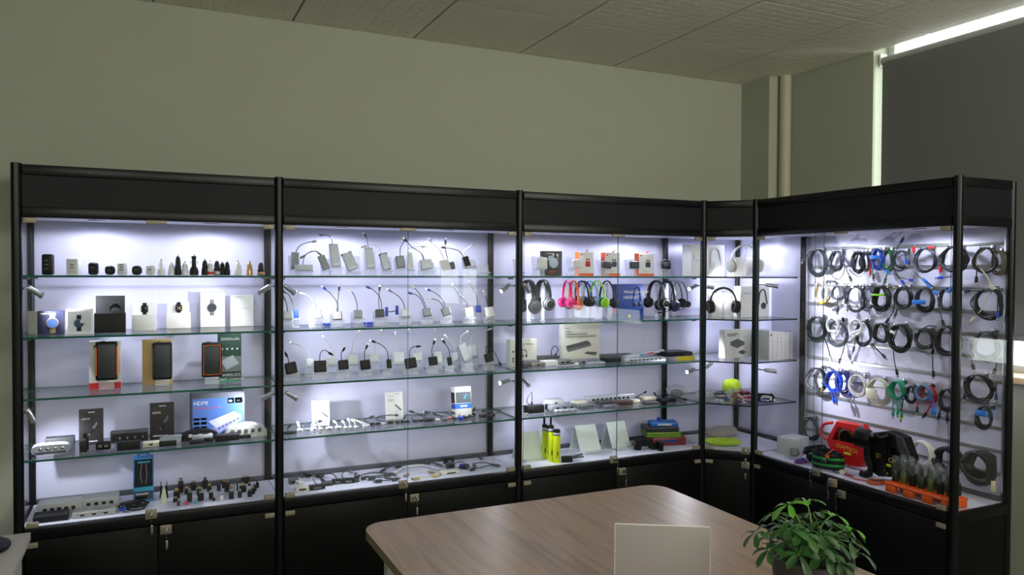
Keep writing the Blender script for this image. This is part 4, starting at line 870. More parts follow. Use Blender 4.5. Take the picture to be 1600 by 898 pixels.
lead('short black lead near the lock at the front of the base', [(1210, 412), (1280, 405), (1350, 400), (1420, 388)], DC, T7, DG)
lead('large dark video lead arched along the back of the base', [(60, 325), (150, 280), (300, 232), (480, 215), (620, 238), (700, 262)], DC, T8, DG, pl=.05, rad=.0036)
lead('thin dark lead with small plugs inside the large arched lead', [(235, 280), (330, 262), (450, 254), (560, 240)], DC, T8, DG)
lead('white cable bundle lying in an arc near the door seam', [(200, 345), (300, 290), (420, 270), (540, 270), (660, 300)], WHT, T8, WH, rad=.005, pl=.045)
lead('white lead with bronze plugs lying near the front of the base', [(330, 380), (430, 345), (540, 335), (610, 345)], WHT, T8, mat('bronze_plug', (150, 120, 90), .4))
lead('beige cable lying along the front edge of the base', [(440, 415), (520, 402), (610, 388), (660, 385)], mat('beige_cable', (206, 190, 140), .5), T8, mat('beige_cable', None))
r = mb('upright black wall plug block at the back of the base', 770, 870, 150, 255, K2, [(868, 165), (960, 148), (1080, 160), (1165, 185)], T8, cc=DC, dep=.03)
mb('dark tilted block standing before the black wall plug block', 790, 880, 235, 305, DG, [(880, 240), (960, 250), (1010, 290)], T8, cc=DC, dep=.03)
mb('white wedge-shaped charger with two ports on the base', 740, 935, 318, 368, CREAM, None, T8, dep=.05)
cable_pile('small tangle of dark cable beside the white wedge charger', T8(985, 300)[0], T8(985, 300)[1], ZB, .028, 3, [K2, DC], 8, zt=.014)
lead('dark lead with square plugs at the right end of the base', [(1080, 312), (1200, 285), (1300, 262), (1350, 268)], DC, T8, DG)
lead('thin dark lead looped before the right back post', [(1105, 275), (1080, 255), (1130, 240), (1230, 238), (1320, 262)], DC, T8, DG)
# ------------------------------------------------------------------ third showcase
T9 = lambda u, v: (800+.2562*u, 350+.2562*v)
T10 = lambda u, v: (800+.245*u, 560+.245*v)
sh = Z1; y1 = .12
p = T9(30, 300); stand('empty clear acrylic stand at the left end of the third showcase top shelf', p[0]+4, .12, sh, .05, .085)
def earbud_case(label, uc, vt, vb, wu, col, y, open_=False, stv=None, short=''):
    a, t = aty(*T9(uc, vb), y), aty(*T9(uc, vt), y); k = (a-CAM).dot(FW)/FPX; w_ = wu*.2562*k; h = t.z-a.z; z0 = a.z-sh
    r = thing('earbud_case', label, 'earbud case', (a.x, y, sh), R(-12), 'earbud cases on clear stands')
    m = MB(); m.box((0, 0, z0+h*.5), (w_, .024, h), .0105, seg=5); m.build('case_body', col, r)
    m = MB(); m.box((0, 0, z0+h*.62), (w_*1.006, .0246, .0012), .0105*.05); m.build('lid_seam', MG if col is WH else K, r)
    m = MB(); m.cyl((0, -.0115, z0+h*.42), (0, -.0135, z0+h*.42), .0016, n=8); m.build('indicator', LB if col is not WH else MG, r)
    stand('clear acrylic stand holding the '+short, T9(uc, vb)[0]-3, y+.004, sh, w_*1.25, z0+h+.008, max(.006, z0-.003), d=.06)
def bud_carton(label, a, b_, c, y, band, picture):
    r, wd, h = carton(label, T9(a, 0)[0], T9(b_, 0)[0], T9(0, c)[1], Z1, y, .04, PAPER, [('orange_band', 0, 0, 1, .11, ORG)], [('Wireless', .3, .17, .05, LPRINT)])
    m = MB(); m.box((-wd/2-.0008, .02, h*.5), (.0016, .04, h)); m.build('orange_side', ORG, r)
    m = MB(); m.prism([(wd*.05, .018, h), (wd*.2, .018, h+.012), (wd*.32, .018, h+.016), (wd*.22, .018, h+.006), (wd*.16, .018, h)], (0, .002, 0)); m.build('pull_ribbon', RD, r)
    m = MB(); m.box((wd*.1, -.001, h*.5), (wd*.32, .002, h*.22), .0008); m.build('case_picture', picture, r)
    for s in (-1, 1):
        m = MB(); m.lathe([(.005, 0), (.004, .001)], 12, (0, -1, 0), (wd*.1+s*.007, -.0008, h*.69)); m.box((wd*.1+s*.007, -.001, h*.63), (.003, .0016, .012)); m.build('bud_picture', picture, r)
    m = MB(); m.box((-wd*.36, -.001, h*.9), (wd*.12, .001, h*.06)); m.build('logo', ORG, r)
bud_carton('white and orange earbud carton with a red picture', 408, 498, 170, .16, ORG, RD)
bud_carton('white and orange earbud carton with a dark blue picture behind the round dark case', 568, 660, 174, .16, ORG, mat('navy_picture', (60, 76, 104), .5))
bud_carton('white and orange earbud carton with a dark picture, rightmost of the three', 774, 866, 179, .16, ORG, mat('dark_navy_picture', (48, 58, 78), .5))
r, wd, h = carton('black earbud carton with a white earbud case picture', T9(192, 0)[0], T9(306, 0)[0], T9(0, 164)[1], Z1, .16, .04, mat('black_carton', (48, 52, 56), .5), [('red_line', .3, .15, .75, .2, mat('dull_red_print', (150, 70, 60), .5))], [('FREE BUD', .28, .07, .07, mat('dull_red_print', None)), ('wireless', .2, .88, .06, LPRINT)])
for u, v, s in ((.55, .52, .24), (.38, .7, .14)):
    m = MB(); m.lathe([(wd*s, 0), (wd*s*.95, .001), (.0005, .0014)], 24, (0, -1, 0), ((u-.5)*wd, 0, v*h)); m.build('case_picture', mat('ice_picture', (190, 204, 216), .4), r)
for u, v in ((.52, .86), (.75, .84)):
    m = MB(); m.lathe([(.007, 0), (.006, .0012)], 14, (0, -1, 0), ((u-.5)*wd, 0, v*h)); m.box(((u-.5)*wd, -.0008, v*h-.012), (.004, .0016, .016)); m.build('bud_picture', WPRINT, r)
earbud_case('white square earbud case on a clear stand before the black carton', 182, 205, 275, 66, WH, .1, short='white square earbud case')
earbud_case('white rounded earbud case before the red-picture carton', 396, 214, 270, 60, WH, .1, short='white rounded earbud case')
NB = mat('dark_blue_case', (42, 54, 72), .4)
earbud_case('round dark earbud case before the dark blue picture carton', 578, 230, 272, 60, DG, .1, short='round dark earbud case')
earbud_case('dark blue earbud case before the rightmost orange carton', 746, 226, 273, 62, NB, .1, short='dark blue earbud case')
earbud_case('dark navy earbud case standing alone at the right of the top shelf', 940, 221, 277, 62, mat('navy_case', (30, 34, 52), .3), .1, short='dark navy earbud case')

# second shelf: headphones
def headphones(label, c, top, cup, y, col, cupcol=None, span=.145, rz=-62, cr=.03, ring=None, pad=K2, z=Z2, T=T9, bandr=.0062, bandw=1.1, mic=False, cat='headphones', group='headphones on the second shelf', stand_label=None, flat=True, lay=0):
    """c: pixel of band centre x, top: v of band top, cup: v of cup centre"""
    a, t = aty(*T(c, cup), y), aty(*T(c, top), y); h = t.z-a.z; z0 = a.z
    r = thing('headphones', label, cat, (a.x, y, z), R(rz), group)
    zc = z0-z; n = 14; pts = [(span/2*math.cos(math.pi*k/n)*(1.0 if k not in (0, n) else .97), 0, zc+h*math.sin(math.pi*k/n)**.8) for k in range(n+1)]
    m = MB(); s = smooth_path(pts, 4); rings = []
    for i, p_ in enumerate(s):
        d = (s[min(i+1, len(s)-1)]-s[max(i-1, 0)]).normalized(); nrm = Vector((d.z, 0, -d.x)); yy = Vector((0, 1, 0)); b1 = bandr*bandw
        rings.append([p_+nrm*(bandr*.5*math.cos(q*math.pi/4))+yy*(b1*math.sin(q*math.pi/4)) for q in range(8)])
    m.rings(rings); m.build('headband', col, r)
    if bandw > 1.5:
        m = MB(); q0 = s[len(s)//4:3*len(s)//4]; m.rings([[p_+Vector((0, yv, -bandr*.5-zv)) for yv, zv in ((-.008, 0), (.008, 0), (.008, .005), (-.008, .005))] for p_ in q0]); m.build('band_pad', pad, r)
    for sgn in (-1, 1):
        ctr = Vector((sgn*span/2, 0, zc)); ax = Vector((sgn, 0, -.12)).normalized()
        m = MB(); m.lathe([(cr*.86, -.004), (cr, .0), (cr, .008), (cr*.9, .013), (cr*.55, .016), (.0006, .017)], 26, ax, ctr); o = m.build('ear_cup', cupcol or col, r)
        m = MB(); m.lathe([(cr*.94, -.004), (cr*1.0, -.010), (cr*.9, -.017), (cr*.5, -.018), (cr*.48, -.010), (.0006, -.009)], 26, ax, ctr); m.build('ear_pad', pad, o)
        if ring: m = MB(); m.lathe([(cr*.62, .0145), (cr*.70, .0175), (cr*.76, .0165), (cr*.74, .013)], 26, ax, ctr); m.build('trim_ring', ring, o)
    if mic:
        e = Vector((span/2, 0, zc)); m = MB(); m.tube([e+Vector((.012, 0, 0)), e+Vector((.012, -.04, -.022)), e+Vector((-.005, -.085, -.034))], .0022, 7); m.box(e+Vector((-.008, -.092, -.035)), (.010, .018, .009), .003); m.build('boom_microphone', K, r)
    if stand_label:
        s_ = thing('display_stand', stand_label, 'display stand', (a.x, y, z), R(rz+90), 'clear acrylic headphone stands'); hh = zc+h-bandr-(.0085 if bandw > 1.5 else .0015)
        m = MB(); m.box((0, 0, .0015), (.024, .024, .003)); m.build('foot', ACRYL, s_)
        m = MB(); m.box((0, .0, hh/2), (.018, .003, hh-.006)); m.build('back_plate', ACRYL, s_)
        m = MB(); m.box((0, 0, hh-.0025), (.018, .03, .003)); m.build('lip', ACRYL, s_)
    return r
GM = mat('gunmetal_band', (74, 78, 84), .35, .5)
headphones('silver-cupped black headphones nearest the left post of the third showcase', 100, 342, 500, .13, GM, SG, .16, -92, .035, SV, K2, bandr=.008, bandw=2, stand_label='clear acrylic stand under the silver-cupped headphones')
headphones('black headphones with a silver cup ring, second from the left post', 188, 341, 484, .16, GM, DG, .15, -92, .033, SV, K2, bandr=.008, bandw=2, stand_label='clear acrylic stand under the second black headphones')
headphones('bright pink headphones, leftmost of the coloured pairs', 336, 345, 478, .095, PINK, None, .12, -97, .0265, None, mat('pink_pad', (190, 24, 110), .6), stand_label='clear acrylic stand under the pink headphones')
headphones('orange headphones behind the pink pair', 375, 345, 492, .13, ORG, mat('burnt_orange', (216, 84, 16), .4), .12, -95, .026, None, K2, stand_label='clear acrylic stand under the orange headphones')
headphones('black headphones between the orange and the blue pair', 424, 347, 474, .17, K2, K, .12, -82, .0245, None, K2, stand_label='clear acrylic stand under the middle black headphones')
headphones('deep blue headphones next to the light blue pair', 440, 348, 466, .21, BL, mat('cup_dark', (34, 36, 44), .4), .12, -80, .0245, None, K2, stand_label='clear acrylic stand under the deep blue headphones')
headphones('light blue headphones between deep blue and lime green', 476, 348, 466, .25, CY, None, .12, -80, .0245, None, K2, stand_label='clear acrylic stand under the light blue headphones')
headphones('lime green headphones left of the blue headset carton', 520, 345, 476, .10, LIME, None, .12, -82, .0265, None, K2, stand_label='clear acrylic stand under the lime green headphones')
headphones('plain black headphones half hidden by the blue headset carton', 578, 347, 478, .16, K2, K, .12, -82, .0245, None, K2, stand_label='clear acrylic stand under the rightmost plain black headphones')
r, wd, h = carton('blue headset carton with a picture of a headset', T9(640, 0)[0], T9(804, 0)[0], T9(0, 366)[1], Z2, .12, .04, mat('royal_blue_carton', (24, 62, 150), .4), [('yellow_mark', .42, .05, .5, .12, YEL)], [('Wired Computer', .24, .74, .12, WPRINT), ('HEADSET', .24, .58, .13, WPRINT)])
m = MB(); m.box((-wd/2-.0008, .02, h*.5), (.0016, .04, h)); m.build('side_panel', mat('indigo_print', (52, 56, 130), .5), r); m = MB(); m.box((-wd/2-.0018, .02, h*.24), (.001, .038, h*.14)); m.build('magenta_tag', mat('magenta_print', (200, 40, 110), .5), r)
m = MB(); m.tube([((.60-.5)*wd, -.001, .5*h), ((.68-.5)*wd, -.001, .85*h), ((.82-.5)*wd, -.001, .88*h), ((.9-.5)*wd, -.001, .5*h)], .0022, 6); m.build('headband_picture', INK, r)
for u in (.66, .86): m = MB(); m.lathe([(.013, 0), (.011, .0016), (.0005, .002)], 18, (0, -1, 0), ((u-.5)*wd, 0, .42*h)); m.build('cup_picture', INK, r)
headphones('black headset with a shiny cup, directly right of the blue carton', 880, 344, 480, .17, DG, K, .15, -88, .030, SV, K2, mic=False, bandr=.008, bandw=1.8, group='headsets at the right of the second shelf', stand_label='clear acrylic stand under the shiny-cupped black headset')
headphones('black headset with a blue-lit cup in the middle of the right cluster', 945, 344, 496, .09, K2, K, .145, -92, .030, BL, K2, bandr=.005, bandw=1.8, mic=True, group='headsets at the right of the second shelf', stand_label='clear acrylic stand under the blue-lit headset')
headphones('black headset with a boom microphone near the right spotlight', 985, 344, 478, .205, DG, K2, .14, -84, .026, None, K2, mic=True, bandr=.004, bandw=1.5, group='headsets at the right of the second shelf', stand_label='clear acrylic stand under the boom microphone headset')
headphones('thin wire-band headset at the right end of the second shelf', 1020, 347, 486, .25, K, K2, .125, -80, .018, None, K2, bandr=.0034, mic=True, group='headsets at the right of the second shelf', stand_label='clear acrylic stand under the wire-band headset')

# third shelf: docking stations
r, wd, h = carton('cream headphone carton with four icons at the left of the third shelf', 797, 839, 530, Z3, .17, .05, mat('ivory_carton', (226, 224, 214), .6), [('text_line', .48, .12, .92, .15, LPRINT)], [])
for k in range(4): m = MB(); m.cyl(((.5+.11*k-.5)*wd, -.0004, h*.82), ((.5+.11*k-.5)*wd, -.0014, h*.82), .0038, n=12); m.build('icon_dot', PRINT, r)
m = MB(); m.tube([((.42-.5)*wd, -.001, .36*h), ((.44-.5)*wd, -.001, .6*h), ((.58-.5)*wd, -.001, .6*h), ((.62-.5)*wd, -.001, .38*h)], .0018, 6); m.build('headband_picture', PRINT, r)
for u in (.46, .6): m = MB(); m.lathe([(.008, 0), (.007, .0012)], 16, (0, -1, 0), ((u-.5)*wd, 0, .38*h)); m.build('cup_picture', MG, r)
for v in (.3, .55, .2): m = MB(); m.lathe([(.006, 0), (.005, .0012)], 12, (0, -1, 0), ((.12-.5)*wd, 0, v*h)); m.build('icon_mark', PRINT, r)
r, wd, h = carton('tall cream carton lettered UNIVERSAL DOCKING STATION', 880, 937, 503, Z3, .2, .05, mat('ivory_carton', None), [], [('14 IN 1', .06, .75, .062, INK), ('UNIVERSAL DOCKING', .06, .685, .062, INK), ('STATION QUADRUPLE DISPLAY', .06, .62, .062, INK), ('EYE', .06, .83, .07, LPRINT)])
for n_, pts, c in (('dock_picture', [(.08, .42), (.66, .54), (.76, .44), (.76, .40), (.14, .27), (.10, .32)], mat('dock_print', (108, 112, 118), .5)), ('dock_top_picture', [(.08, .42), (.66, .54), (.76, .45), (.14, .36)], mat('dock_print_dark', (82, 82, 86), .5)), ('small_dock_picture', [(.58, .21), (.64, .26), (.93, .235), (.89, .155)], PRINT)):
    poly_print(r, n_, pts, wd, h, c, -.0006 if n_ != 'dock_top_picture' else -.0018)
def dock(label, a, b_, vt, vb, z, dep, col, np=4, T=T9, cable=None, y=None, port=K2, rz=0, bev=.003, cc=K2):
    p0, p1 = T(a, vt), T(b_, vb); r, wd, h = device(label, p0[0], p1[0], p0[1], p1[1], z, dep, col, np, 'box', port, y, 'docking_station', 'docking station', 'docking stations and hubs of the third showcase', rz, None, bev)
    if cable:
        pts = [aty(*T(*q), r.location.y+dep*.5)-Vector(r.location) for q in cable]
        pts = [Vector((p_.x, p_.y, max(.005, p_.z))) for p_ in pts]; pts[0].z = max(.004, h*.7)
        m = MB(); m.tube(pts, .0022, 7, 6); m.build('cable', cc, r)
        d = (pts[-1]-pts[-2]).normalized(); rq = Vector((0, 0, 1)).rotation_difference(d).to_matrix(); m = MB(); m.box(pts[-1], (.010, .007, .018), .002, rq); m.build('plug', cc, r)
    return r
dock('grey docking station with an upright looped cable on the third shelf', 155, 292, 798, 826, Z3, .06, DG, 1, T9, [(240, 800), (242, 765), (262, 743), (280, 765), (265, 798)], y=.2)
dock('flat grey hub at the left of the third shelf beside the post', 68, 170, 826, 842, Z3, .05, MG, 0, T9, y=.12)
dock('thin dark red-tipped hub at the left front of the third shelf', 66, 102, 857, 878, Z3, .05, DG, 0, T9)
dock('brown-grey wedge hub with a black socket near the front of the third shelf', 118, 204, 838, 872, Z3, .05, mat('taupe_grey_metal', (142, 136, 132), .4, .3), 1, T9)
dock('white box hub behind the brown-grey wedge hub', 194, 282, 826, 856, Z3, .05, WH, 0, T9, y=.13)
dock('small silver and black hub right of the white box hub', 284, 362, 820, 852, Z3, .05, SG, 2, T9, y=.13)
def T9lead(lab, path, col, z, **k): return lead(lab, path, col, T9, z=z, **k)
T9lead('white lead lying along the front of the third shelf', [(205, 868), (255, 858), (300, 864), (360, 860), (395, 852)], WHT, Z3, both=False)
dock('long flat grey dock lying before the tall cream carton', 365, 540, 820, 848, Z3, .05, SG, 4, T9, y=.12)
dock('slim silver dock with a cable at the front of the third shelf', 470, 570, 836, 856, Z3, .04, SV, 0, T9)
dock('wide dark docking station at the back right of the tall carton', 534, 760, 788, 815, Z3, .09, DG, 0, T9, y=.21)
dock('black low dock in front of the wide dark docking station', 565, 690, 812, 836, Z3, .05, K2, 1, T9, y=.13)
dock('long silver dock with a row of ports right of the door seam', 690, 940, 808, 838, Z3, .06, SV, 8, T9)
r = carton('white carton with red and blue print lying on the long silver dock', T9(700, 0)[0], T9(930, 0)[0], T9(0, 780)[1], Z3, .14, .05, mat('pale_grey_carton', (200, 204, 210), .5), [], [])[0]
r.rotation_euler.y = R(-7); r.scale.z = .30
m = MB(); m.box((.03, -.001, .03), (.05, .002, .022)); m.build('red_print', RD, r); m = MB(); m.box((-.02, -.001, .03), (.04, .002, .02)); m.build('blue_print', LB, r)
r.location.z += .026
r, wd, h = carton('yellow and white carton at the right end of the third shelf', T9(1008, 0)[0], T9(1113, 0)[0], T9(0, 806)[1], Z3, .06, .16, PAPER, [('yellow_front', 0, 0, 1, 1, YEL)])
b = MB(); b.box((0, 0, .012), (wd*1.5, .14, .024), .008); o = b.build('reader_device', K2, None, (r.location.x-.03, .06+.08, Z3+h)); tag(o, 'flat black device with a grey screen lying on the yellow carton', 'device')
m = MB(); m.box((0, 0, .0245), (wd*.9, .08, .001)); m.build('screen', MG, o)
# fourth shelf
dock('black hub strip with two looped leads at the left of the fourth shelf', 96, 208, 292, 322, Z4, .04, K2, 2, T10, [(130, 290), (96, 278), (100, 250), (122, 212), (128, 245), (126, 288)], y=.09)
r = thing('adapter', 'tiny white cube plug at the front left of the fourth shelf', 'adapter', (aty(822, 645, .03).x, .03, Z4), .4); m = MB(); m.box((0, 0, .009), (.018, .016, .018), .002); m.build('body', WH, r); m = MB(); m.box((0, -.009, .009), (.009, .003, .005)); m.build('port', MG, r)
dock('pale clear-topped dock at the back of the fourth shelf', 226, 335, 250, 285, Z4, .07, mat('pale_dock', (186, 188, 188), .4), 1, T10, y=.2)
dock('long dark rounded dock in the middle left of the fourth shelf', 252, 420, 284, 316, Z4, .05, SG, 3, T10, y=.09, bev=.008)
dock('small black cap block at the left end of the long dark dock', 226, 250, 288, 308, Z4, .03, K, 0, T10, y=.14)
dock('slim silver dock with white ports at the front of the fourth shelf', 282, 416, 318, 338, Z4, .03, SV, 3, T10, port=WH)
dock('grey dock with small ports right of the long dark rounded dock', 440, 528, 284, 310, Z4, .06, SG, 4, T10, y=.13)
dock('white flat dock behind the grey dock on the fourth shelf', 400, 480, 262, 286, Z4, .05, CREAM, 0, T10, y=.2)
dock('long bright silver strip hub with nine ports at the back of the fourth shelf', 474, 782, 228, 256, Z4, .03, SV, 9, T10, y=.22)
dock('dark grey dock lying below the bright silver strip hub', 560, 660, 262, 286, Z4, .05, DG, 0, T10, y=.16)
dock('slim grey dock near the front left of the seam on the fourth shelf', 605, 682, 290, 310, Z4, .04, SG, 1, T10)
dock('dark wooden-brown dock right of the seam on the fourth shelf', 665, 772, 262, 292, Z4, .05, mat('dark_brown_dock', (70, 48, 44), .4), 0, T10, y=.1)
dock('small white-topped dock right of the dark brown dock', 776, 818, 254, 272, Z4, .04, CREAM, 0, T10, y=.15)
dock('white clamshell hub with a coiled grey lead on the fourth shelf', 845, 925, 232, 266, Z4, .06, CREAM, 0, T10, [(850, 262), (800, 258), (795, 245), (850, 214)], y=.17, bev=.01)
dock('slim dark dock in front of the white clamshell hub', 852, 940, 272, 292, Z4, .035, DG, 0, T10)
dock('black dock with a slanted stick plug at the right of the fourth shelf', 952, 1050, 250, 282, Z4, .05, K2, 2, T10, [(960, 252), (930, 245), (910, 222)], y=.08)
lead('long black lead stretched across the right end of the fourth shelf', [(975, 225), (1060, 245), (1105, 262)], K2, T10, z=Z4)
# base board
def tent(label, tl, tr, bl, br_, T=T10, y0=None):
    yb = yat(*T(*[(bl[i]+br_[i])/2 for i in (0, 1)]), ZB, .03, .2); a, b_ = aty(*T(*bl), yb), aty(*T(*br_), yb); t = aty(*T((tl[0]+tr[0])/2, (tl[1]+tr[1])/2), yb+.05)
    wd = b_.x-a.x; h = t.z-ZB; dx = t.x-(a.x+b_.x)/2
    r = thing('tent_card', label, 'tent card', ((a.x+b_.x)/2, yb, ZB), 0, 'white tent cards on the base board'); th = .003
    m = MB(); m.prism([(-wd/2, 0, 0), (-wd/2, th, 0), (-wd/2+dx, .05+th, h), (-wd/2+dx, .05, h)], (wd*.94, 0, 0)); m.build('front_plate', mat('white_acrylic', (224, 232, 230), .25), r)
    m = MB(); m.prism([(-wd/2+dx, .05, h-.002), (-wd/2+dx, .05+th, h-.002), (-wd/2+dx*.7, .11+th, 0), (-wd/2+dx*.7, .11, 0)], (wd*.94, 0, 0)); m.build('back_plate', mat('white_acrylic', None), r)
    m = MB(); m.box((.004, -.016, .0015), (wd*.96, .034, .003), .001); m.build('foot', mat('white_acrylic', None), r)
tent('white tent card beside the left post on the base', (30, 470), (178, 465), (66, 655), (215, 640))
tent('white tent card right of the yellow handsets', (395, 430), (543, 415), (438, 592), (578, 568))
tent('white tent card behind the door seam', (598, 408), (728, 394), (640, 575), (765, 552))
def radio(label, uc, vt, vb, wu, y, antenna=True, dark=False):
    a, t = aty(*T10(uc, vb), y), aty(*T10(uc, vt), y); k = (a-CAM).dot(FW)/FPX; w_ = wu*.245*k; h = t.z-ZB
    r = thing('flashlight_can', label, 'canister', (a.x, y, ZB), R(-15), 'yellow canisters on the base board')
    FY = mat('fluorescent_yellow', (214, 228, 22), .35)
    m = MB(); m.lathe([(w_*.48, 0), (w_*.5, .003), (w_*.5, h*.76), (w_*.46, h*.78)], 24); m.build('body', FY, r)
    m = MB(); m.lathe([(w_*.5, h*.775), (w_*.5, h*.9), (w_*.44, h*.94), (.0005, h*.945)], 24); m.build('cap', K, r)
    m = MB(); m.lathe([(w_*.505, h*.80), (w_*.505, h*.86)], 24); m.build('cap_band', LPRINT, r)
    if antenna: m = MB(); m.lathe([(w_*.2, h*.9), (w_*.22, h*1.1), (w_*.12, h*1.16), (.0004, h*1.165)], 12, None, (-w_*.1, 0, 0)); m.build('antenna', K, r)
    q = h*.24; m = MB(); m.prism([(w_*.5*math.sin(x)*1.005, -w_*.5*math.cos(x)*1.005, q+dz) for x, dz in ((-.45, -.016), (.45, -.016), (.0, .022))], (0, -.0008, 0)); m.build('warning_mark', INK, r)
radio('yellow canister at the back left with a black antenna', 208, 405, 582, 34, .16)
radio('yellow canister behind the two front ones', 232, 412, 590, 30, .13, False)
radio('yellow canister with a black antenna, second from the right', 250, 410, 600, 34, .09)
radio('front yellow canister with a white-printed black cap', 285, 438, 610, 46, .06, False)
r = thing('charger_plug', 'black plug block with two pen-shaped prongs before the white tent card', 'plug', (aty(*T10(350, 640), .05).x, .05, ZB), R(-20)); m = MB(); m.box((0, 0, .014), (.055, .03, .028), .003); m.build('body', K2, r)
for k in (0, 1): m = MB(); m.cyl((.02, .004+.012*k, .018), (.09, .02+.03*k, .02+.006*k), .0045, n=10); m.build('prong', DG, r)
r = thing('clamp_holder', 'black angular phone holder right of the door seam on the base', 'holder', (aty(*T10(860, 575), .1).x, .1, ZB), R(-10))
m = MB(); m.prism([(-.06, 0, 0), (-.06, 0, .05), (-.02, 0, .058), (.03, 0, .05), (.05, 0, .03), (.07, 0, .0), (.03, 0, .0), (.02, 0, .02), (-.03, 0, .02), (-.035, 0, 0)], (0, .04, 0)); m.build('body', K2, r)
m = MB(); m.box((.066, -.02, .022), (.02, .06, .044), .003); m.build('clamp_arm', K, r); m = MB(); m.cyl((-.062, .02, .034), (-.078, .02, .036), .012, n=14); m.build('knob', DG, r)
def stack_box(label, u0, u1, vt, z0, h, y, dep, col, rz, name='storage_case', band=None):
    a, b_ = aty(*T10(u0, vt), y), aty(*T10(u1, vt), y); w_ = (b_.x-a.x)*.8
    r = thing(name, label, 'case', ((a.x+b_.x)/2, y+dep/2, z0), R(rz), 'cases stacked at the right of the base board')
    m = MB(); m.box((0, 0, h/2), (w_, dep, h), .006); m.build('body', col, r)
    if band: m = MB(); m.box((0, -dep/2-.0006, h*.5), (w_*.5, .002, h*.4)); m.build('front_label', band, r)
    m = MB(); m.box((0, 0, h*.62), (w_*1.005, dep*1.005, .002)); m.build('lid_seam', K, r); return r
yS = .13
stack_box('red and navy bagged case at the bottom of the stack', 905, 1135, 505, ZB, .048, yS, .12, mat('dull_red_case', (130, 40, 46), .4), -14, band=mat('navy_label', (40, 50, 110), .4))
stack_box('olive green case second from the bottom of the stack', 872, 1105, 460, ZB+.048, .032, yS, .12, mat('olive_green_case', (108, 142, 32), .45), -18)
stack_box('dark navy case below the bright blue phone case', 872, 1092, 430, ZB+.08, .028, yS, .12, mat('dark_navy_case', (38, 42, 54), .45), -18)
r = stack_box('bright blue case on top of the stack', 905, 1085, 400, ZB+.108, .022, yS+.01, .10, LB, -24, band=LPRINT); m = MB(); m.lathe([(.012, 0), (.012, .004), (.007, .006), (.007, .012), (.012, .014)], 14, (0, -.4, 1), (-.02, .02, .022)); m.build('camera_knob', BL, r)
def bag(label, x, y, z, dx, dy, dz, rz, seed, mt=BAG, inner=None, name='plastic_bag', cat='plastic bag', amp=.13):
    r = thing(name, label, cat, (x, y, z), R(rz), 'bagged goods'); m = MB(); m.blob((0, 0, dz*.93), (dx, dy, dz), amp, seed, 16); m.build('film', mt, r, angle=25)
    if inner:
        q = MB(); rnd = random.Random(seed)
        for k in range(4):
            a_ = dx*rnd.uniform(.35, .7); ph = rnd.uniform(0, 6); q.tube([(a_*math.cos(ph+t*.9), a_*dy/dx*math.sin(ph+t*.9), dz*(.4+.22*k)) for t in range(8)], .0032, 6, 4)
        q.build('contents', inner, r)
    return r
bag('grey clear bag leaning at the right end of the third showcase base', 3.255, .27, ZB, .045, .045, .022, -10, 4)
bag('bag of dark cables at the right end of the third showcase fourth shelf', 3.30, .22, Z4, .05, .06, .035, 10, 5, BAG, K2)

# ------------------------------------------------------------------ corner showcase goods
T11 = lambda u, v: (1090+.434*u, 350+.434*v)
P4 = lambda px, py, y: aty(px, py, y)
r, wd, h = carton('white headphone carton printed with grey lettering behind the third post', 1080, 1132, 382, Z1, .17, .08, PAPER, [('soft_panel', .52, .08, .96, .92, mat('pale_pearl_print', (216, 216, 220), .5))], [('E', .06, .56, .13, MG), ('Noise cancel', .06, .48, .05, LPRINT)])
m = MB(); m.tube([((.58-.5)*wd, -.003, .35*h), ((.6-.5)*wd, -.003, .78*h), ((.8-.5)*wd, -.003, .85*h), ((.9-.5)*wd, -.003, .36*h)], .004, 8); m.build('headband_picture', mat('pearl_picture', (206, 202, 200), .5), r)
for u in (.64, .86): m = MB(); m.lathe([(.022, 0), (.020, .0024), (.0005, .003)], 20, (0, -1, 0), ((u-.5)*wd, 0, .34*h)); m.build('cup_picture', mat('pearl_picture', None), r)
T1 = lambda u, v: (u, v)
headphones('white over-ear headphones with gold-tinted pads on the corner top shelf', 1164, 383, 415, .02, WH, WH, .175, -12, .040, None, mat('pale_gold_pad', (206, 186, 150), .5), z=Z1, T=T1, bandr=.010, bandw=1.4, group='over-ear headphones of the corner showcase', stand_label='clear acrylic stand under the white over-ear headphones')
carton('plain white low carton standing behind the white over-ear headphones', 1146, 1182, 402, Z1, .07, .05, PAPER)
headphones('black over-ear headphones with copper dots on the corner second shelf', 1130, 449, 479, .04, K2, K, .155, -18, .037, GOLD, K2, z=Z2, T=T1, bandr=.008, bandw=1.6, group='over-ear headphones of the corner showcase', stand_label='clear acrylic stand under the black over-ear headphones')
carton('bright white carton behind the black over-ear headphones', 1113, 1147, 458, Z2, .11, .04, PAPER)
r, wd, h = carton('white carton with a dark headphone picture on the corner second shelf', 1158, 1202, 447, Z2, .01, .06, PAPER, [], [('EARFUN', .1, .74, .09, LPRINT)])
m = MB(); m.tube([((.62-.5)*wd, -.002, .4*h), ((.66-.5)*wd, -.002, .8*h), ((.82-.5)*wd, -.002, .86*h), ((.92-.5)*wd, -.002, .42*h)], .0035, 8); m.build('headband_picture', INK, r)
m = MB(); m.lathe([(.02, 0), (.018, .002), (.0005, .003)], 20, (0, -1, 0), ((.8-.5)*wd, 0, .36*h)); m.build('cup_picture', DG, r)
r, wd, h = carton('white dock carton with a grey box picture on the corner third shelf', 1133, 1174, 515, Z3, .04, .05, PAPER, [], [('USB-C TRIPLE DISPLAY', .08, .84, .05, PRINT), ('DOCKING STATION', .08, .78, .05, PRINT)])
